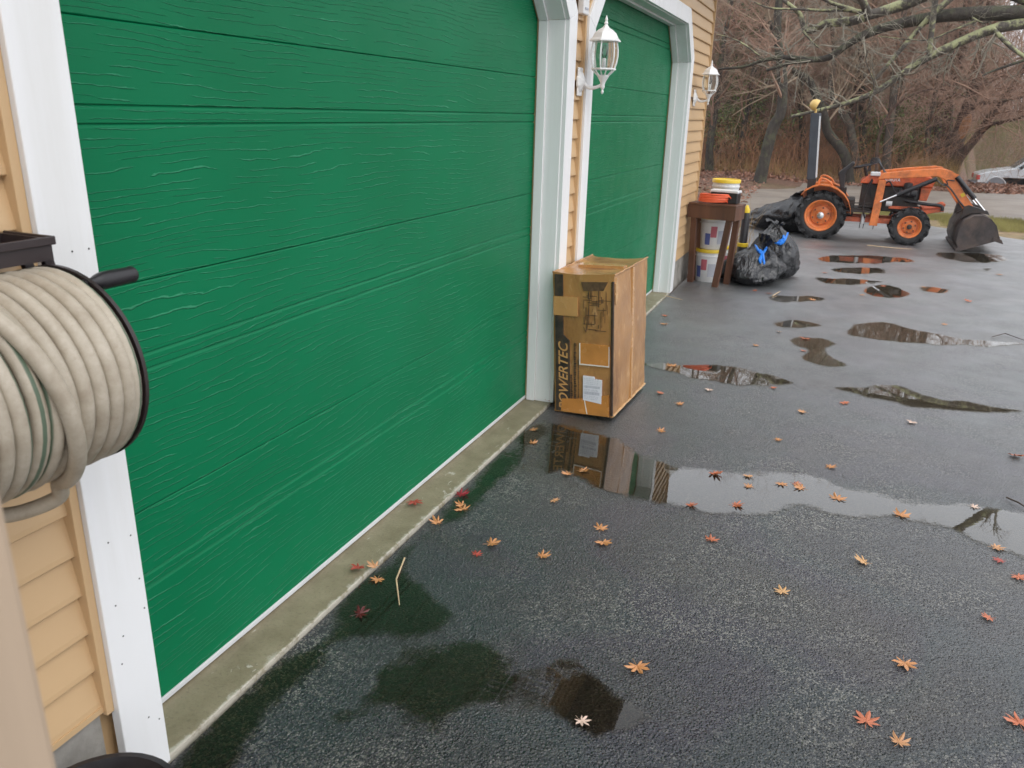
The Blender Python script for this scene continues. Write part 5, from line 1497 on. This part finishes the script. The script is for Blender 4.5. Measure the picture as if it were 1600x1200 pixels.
t5 = wood_tree('T5', TRUNKS['T5a'], 'many stemmed tree with stripped orange wood above the loader arm', M['bark_red'], M['twig_red'], 25, 14, 1.2, 2.8, (TRUNKS['T5b'], TRUNKS['T5c'], TRUNKS['T5d'], TRUNKS['T5e']))
b5 = Vector(t5.location)
P, rads = trunk_tube(TRUNKS['T5a'])
sub = P[7:13]
MB().tube([tuple(p - b5 + Vector((.045, -.09, 0))) for p in sub], [.09, .14, .16, .15, .12, .05], 8).build('stripped_wood', M['bark_orange'], t5, True)
wood_tree('T6', TRUNKS['T6'], 'thin arching sapling bowed over to the right behind the tractor', M['bark_red'], M['twig_red'], 26, 14, .5, 1.2, (), .2)

# --- prototypes for the rest of the wood
def proto_tree(seed, h, r, bark, twm, lean=.06):
    rr = random.Random(seed)
    path = []; x = y = 0
    for i in range(8):
        t = i / 7; x += rr.gauss(0, lean) * h / 7 * 1.2; y += rr.gauss(0, lean) * h / 7 * 1.2
        path.append((x, y, h * t - .25, r * (1 - .8 * t) * (1.35 if i == 0 else 1)))
    P, rads = trunk_tube(path)
    tm = MB().tube(P, rads, 8).mesh('trunk', bark, True)
    segs = branchy(P, rads, rr, 17, h * .16, h * .36, .22, 3, (6, 5, 4), .42, .3)
    return tm, seg_mesh('crown', segs, twm)
protos = [proto_tree(100 + i, h, r, M[b], M[t]) for i, (h, r, b, t) in enumerate([(7.6, .13, 'bark_grey', 'twig_red'), (8.6, .16, 'bark_grey', 'twig_grey'), (6.2, .10, 'bark_red', 'twig_red'), (9, .17, 'bark_dark', 'twig_grey'), (5.6, .09, 'bark_grey', 'twig_red'), (7, .12, 'bark_dark', 'twig_red')])]
rr = random.Random(5)
spots = []
tries = 0
while len(spots) < 74 and tries < 6000:
    tries += 1
    y = rr.uniform(27.5, 56); x = rr.uniform(-6.5 - (y - 27) * .35, 13 + (y - 27) * .4)
    if x > 1.0 + .115 * y: continue
    if any((x - a) ** 2 + (y - b) ** 2 < 2.0 for a, b in spots): continue
    spots.append((x, y))
spots += [(-2.2, 25.2), (-3.4, 24.6), (1.6, 26.3), (3.6, 27.2), (2.7, 26.0), (4.3, 28.5), (-1.4, 26.8)]
for i, (x, y) in enumerate(spots):
    pk = rr.randrange(len(protos)); tm, cm = protos[pk]
    kd = ['slender grey barked tree with reddish twigs', 'tall grey tree with pale brown twigs', 'small reddish bare tree', 'tallest kind of dark barked bare tree', 'low thin sapling with reddish twigs', 'dark barked slim tree with reddish twigs'][pk]
    r = thing('bare_tree', kd + ' in the woods behind the road', 'tree', (x, y, terrain(x, y)), rr.uniform(0, 6.28), kd)
    s = rr.uniform(.75, 1.12); r.scale = (s, s, s)
    link_mesh('trunk', tm, r); link_mesh('crown', cm, r)

# --- evergreens at the left and green shrubs
def evergreen(x, y, h, w, label, seed, m='evergreen', low=.08):
    r = thing('evergreen_tree', label, 'tree', (x, y, terrain(x, y)), 0, 'evergreens in the woods')
    rr = random.Random(seed)
    MB().tube([(0, 0, -.2), (0, 0, h * .5), (0, 0, h)], [.13, .09, .02], 8).build('trunk', M['bark_dark'], r, True)
    segs = []; leaf = []
    for k in range(90):
        t = rr.uniform(low, .98); a = rr.uniform(0, 6.28); ln = w * (1 - t) ** .7 * rr.uniform(.5, 1.1)
        p = Vector((0, 0, h * t)); d = Vector((math.cos(a), math.sin(a), rr.uniform(-.25, .15)))
        e = p + d * ln; segs.append((p, e, .02, .006, 0))
        for q in range(80):
            u = rr.uniform(.2, 1.05); leaf.append(p + d * ln * u + Vector((rr.gauss(0, .16), rr.gauss(0, .16), rr.gauss(-.04, .09))))
    link_mesh('branches', seg_mesh('branches', segs, M['bark_dark']), r)
    link_mesh('crown', quads_mesh('crown', [tuple(p) for p in leaf], rng.uniform(.10, .22, len(leaf)), M[m], .22), r)
evergreen(-2.4, 29.5, 7.0, 2.3, 'dark evergreen by the far garage corner, partly hidden', 1)
evergreen(-1.0, 36, 8.5, 2.4, 'dark evergreen behind the leaning trunk', 2)
evergreen(1.4, 40, 9, 2.4, 'dark evergreen deep in the woods above the roll bar', 3)
evergreen(-5.5, 38, 9, 2.6, 'dark evergreen farthest left behind the garage corner', 4)
evergreen(6.5, 55, 8, 3.0, 'dark evergreen beyond the grassy bank', 5)
def shrub(x, y, h, w, label, seed):
    r = thing('green_shrub', label, 'shrub', (x, y, terrain(x, y)), 0, 'green shrubs in the undergrowth')
    rr = random.Random(seed); segs = []; leaf = []
    for k in range(26):
        a = rr.uniform(0, 6.28); d = Vector((math.cos(a) * .6, math.sin(a) * .6, 1)); tmp = []
        grow(tmp, (rr.gauss(0, .15), rr.gauss(0, .15), -.05), d, h * rr.uniform(.6, 1.1), .014, 0, rr, 1, 0, 4, (5,), .8)
        segs += tmp
        for s in tmp:
            for q in range(7): leaf.append(s[0].lerp(s[1], rr.random()) + Vector((rr.gauss(0, .07) * w, rr.gauss(0, .07) * w, rr.gauss(0, .06))))
    link_mesh('stems', seg_mesh('stems', segs, M['bark_dark']), r)
    link_mesh('leaves', quads_mesh('leaves', [tuple(p) for p in leaf], rng.uniform(.05, .11, len(leaf)), M['shrubgreen'], .55), r)
shrub(2.7, 27.5, 1.9, 1.5, 'green leafed shrub behind the loader boom', 1)
shrub(3.3, 29.0, 2.2, 1.6, 'green leafed shrub right of the one behind the boom', 2)
shrub(-1.6, 27.5, 2.3, 1.7, 'green leafed shrub near the garage corner', 3)
shrub(1.7, 30.0, 1.8, 1.6, 'low green shrub behind the steering wheel', 4)

# --- undergrowth: tangled rusty stems, one mass
def brush(name, label, n, xr, yr, hr, m, seed, cond=None, rad=.006, bend=.5, cat='undergrowth'):
    rr = np.random.default_rng(seed)
    P0, P1, R0, R1 = [], [], [], []
    x = rr.uniform(*xr, n * 2); y = rr.uniform(*yr, n * 2)
    k = 0
    for i in range(2 * n):
        if cond and not cond(x[i], y[i]): continue
        k += 1
        if k > n: break
        h = rr.uniform(*hr); a = rr.uniform(0, 6.28); l = rr.uniform(0, bend) * h
        z = terrain(x[i], y[i]) - .03; p = np.array([x[i], y[i], z]); lx, ly = math.cos(a) * l, math.sin(a) * l
        prev = p; ns = 4
        for s in range(1, ns + 1):
            t = s / ns; q = p + np.array([lx * t * t + rr.normal(0, .03), ly * t * t + rr.normal(0, .03), h * (t - .25 * t * t * l / h)])
            P0.append(prev); P1.append(q); R0.append(rad * (1.05 - t + 1 / ns)); R1.append(rad * (1.05 - t)); 
            if s >= 2 and rad > .004:
                for tw_ in range(2):
                    e = q + rr.normal(0, .16, 3) * h * .4 + np.array([0, 0, .06]); P0.append(q); P1.append(e); R0.append(rad * .5); R1.append(rad * .15)
            prev = q
    me = sticks_mesh(name, P0, P1, R0, R1, m)
    return tag(link_mesh(name, me), label, cat, kind='stuff')
notroad = lambda x, y: not (x > 1.0 + .122 * y and 25 < y < 50)
brush('undergrowth', 'tangled rusty brown brush along the edge of the woods', 5200, (-9, 9.5), (25.3, 34), (.4, 1.9), M['brush'], 1, notroad, .007, 1.1)
brush('undergrowth', 'reddish thicket of thin upright stems in the woods', 4600, (-12, 12), (27, 44), (.8, 3.6), M['twig_red'], 2, notroad, .009, 1.0)
brush('far_woods', 'far mass of bare stems closing the woods', 7000, (-30, 40), (52, 78), (3.5, 10.5), M['twig_grey'], 3, lambda x, y: x < 1.4 + .125 * y, .035, .25, 'woods')
brush('far_woods', 'far mass of reddish bare stems in the woods', 5000, (-24, 34), (46, 62), (3, 8), M['twig_red'], 4, lambda x, y: x < 1.4 + .125 * y, .026, .25, 'woods')
brush('far_woods', 'low far thicket above the grassy bank at right', 4500, (5, 36), (51, 72), (1.5, 5.5), M['twig_red'], 14, lambda x, y: x > 1.2 + .12 * y, .022, .3, 'woods')
brush('dry_grass', 'golden dry grass at the foot of the many stemmed tree', 2600, (3.2, 5.4), (25.2, 28.2), (.3, 1.0), M['drygrass'], 5, lambda x, y: x < 1.35 + .122 * y, .0035, .6, 'grass')
brush('dry_grass', 'dry grass fringe along the leafy ground behind the road', 2600, (-5, 4), (24.9, 27.5), (.15, .7), M['drygrass'], 6, None, .0035, .7, 'grass')
brush('bank_grass', 'olive grass covering the bank behind the parked car', 26000, (4.8, 14), (40.5, 52), (.15, .55), M['bankgrass'], 7, lambda x, y: x > 1.0 + .11 * y, .0038, .7, 'grass')
brush('verge_grass', 'short green grass on the verge beside the tractor', 11000, (1.6, 10), (14.6, 17.7), (.03, .09), M['grass'], 8,
      lambda x, y: (y > 15.4 - .24 * (x - 3.5) + max(0, 3.5 - x) * .55) and y < 17.45 - .06 * (x - 4.8) and (fbm(x * .9, y * .9, 1) > -.35) and y > 15.1, .0042, .9, 'grass')
brush('weeds', 'dry straw coloured weeds at the corner of the garage', 260, (.05, .62), (9.35, 10.6), (.25, .95), M['drygrass'], 9, None, .0036, .5, 'weeds')

# --- leaf litter as loose leaves
def litter(name, label, n, xr, yr, seed, size=(.05, .10), cond=None):
    rr = np.random.default_rng(seed)
    x = rr.uniform(*xr, n); y = rr.uniform(*yr, n)
    P = np.array([(a, b, terrain(a, b) + .012 + .02 * rr.random()) for a, b in zip(x, y) if (cond is None or cond(a, b))])
    d = rr.normal(size=P.shape); d[:, 2] *= .35
    me = quads_mesh(name, P, rr.uniform(*size, len(P)), M['litter_leaf'], .7, 0, d)
    return tag(link_mesh(name, me), label, 'leaf litter', kind='stuff')
litter('leaf_litter', 'brown fallen leaves on the ground beyond the road', 16000, (-6, 12), (24.2, 30.5), 1, (.07, .14))
litter('leaf_litter', 'brown fallen leaves left of the road by the garage corner', 5000, (-4, .25), (10.0, 24.5), 2, (.05, .10), lambda x, y: x < -.15 - .02 * (y - 12) or y < 14.5 and x < .05)

# ================================================================== FALLEN MAPLE LEAVES ON THE DRIVEWAY
def leaf_mesh(var, m):
    rr = random.Random(var * 13 + 5)
    tips = [(-128, .62), (-84, .85), (-42, .98), (0, 1.06), (42, .98), (84, .85), (128, .62)]
    out = []
    for i, (a, l) in enumerate(tips):
        l *= rr.uniform(.88, 1.1); a += rr.uniform(-4, 4)
        out += [(a - 17, l * .48), (a - 9.5, l * .74), (a, l), (a + 9.5, l * .74), (a + 17, l * .48)]
        if i < 6: out.append((a + 21, .36))
    vs = [(0, 0, .06)]; curl = rr.uniform(-.04, .34); tw_ = rr.uniform(-.12, .12)
    for a, l in out:
        t = R(a); x, y = l * math.sin(t), l * math.cos(t)
        vs.append((x, y, max(.004, curl * l * l * (.4 + 1.2 * rr.random()) + tw_ * x * y + .03)))
    n = len(out)
    fs = [(0, i, i + 1) for i in range(1, n)]
    b = MB().add(vs, fs)
    b.tube([(0, -.05, .05), (.02, -.35, .03), (.06 * rr.choice((-1, 1)), -.75, .05)], [.022, .016, .014], 4)
    return b.mesh('maple_leaf', m)
LM = {(c, v): leaf_mesh(v, M['leaf_' + c]) for c in 'oyRrcdtp' for v in range(6)}
CN = dict(o='orange', y='yellow tan', R='orange red', r='red', c='crimson', d='dark maroon', t='tan', p='pale')
rr = random.Random(3)
for i, (x, y, z, c) in enumerate(LEAVES):
    o = link_mesh('maple_leaf', LM[(c, rr.randrange(6))])
    s = rr.uniform(.031, .050)
    o.scale = (s, s, s); o.location = (x, y, z + (.0045 if z < -.02 else .001)); o.rotation_euler = (rr.gauss(0, .06), rr.gauss(0, .06), rr.uniform(0, 6.28))
    tag(o, LEAF_LABELS.get(i) or ('small %s maple leaf far out on the wet driveway' % CN[c]), 'leaf', 'fallen maple leaves on the driveway' if i in LEAF_LABELS else 'far %s maple leaves' % CN[c])
def stalk(name, label, pts, r, m):
    b = Vector(pts[0])
    o = MB().tube([tuple(Vector(p) - b) for p in pts], [r] * (len(pts) - 1) + [r * .5], 6).build(name, m, None, True)
    o.location = b
    return tag(o, label, 'twig')
stalk('straw_stalk', 'bent pale straw stalk on the asphalt near the sill', [(.234, 2.362, -.021), (.286, 2.209, -.014), (.372, 2.084, -.022)], .0035, M['straw'])
stalk('twig', 'thin dark twig at the right end of the far puddle', [(2.943, 7.393, -.018), (3.058, 7.543, -.01), (3.20, 7.36, -.018)], .004, M['twig'])
stalk('twig', 'short dark twig at the right edge above the long puddle', [(2.55, 4.02, -.018), (2.59, 3.97, -.012), (2.64, 3.90, -.018)], .004, M['twig'])
stalk('straw_stalk', 'pale straw beside the far door casing', [(.144, 7.588, -.012), (.24, 7.56, -.018), (.34, 7.52, -.02)], .004, M['straw'])
stalk('straw_stalk', 'pale straw lying in front of the tractor front wheel', [(2.05, 12.35, -.02), (2.35, 12.25, -.015), (2.62, 12.30, -.02)], .006, M['straw'])
stalk('straw_stalk', 'pale straw in front of the bin bags', [(1.12, 8.14, -.02), (1.15, 8.25, -.012), (1.17, 8.40, -.02)], .005, M['straw'])

# ================================================================== MISTY AIR
def haze():
    m = bpy.data.materials.new('misty_air'); m.use_nodes = True
    t = m.node_tree; t.nodes.clear()
    out = t.nodes.new('ShaderNodeOutputMaterial'); v = t.nodes.new('ShaderNodeVolumePrincipled')
    v.inputs['Color'].default_value = (.93, .93, .95, 1); v.inputs['Density'].default_value = .0008; v.inputs['Anisotropy'].default_value = .2
    t.links.new(v.outputs[0], out.inputs['Volume'])
    o = MB().box((-70, -30, -2.6), (80, 110, 15)).build('haze', m)
    tag(o, 'thin pale mist hanging in the damp air', 'haze', kind='stuff')
haze()
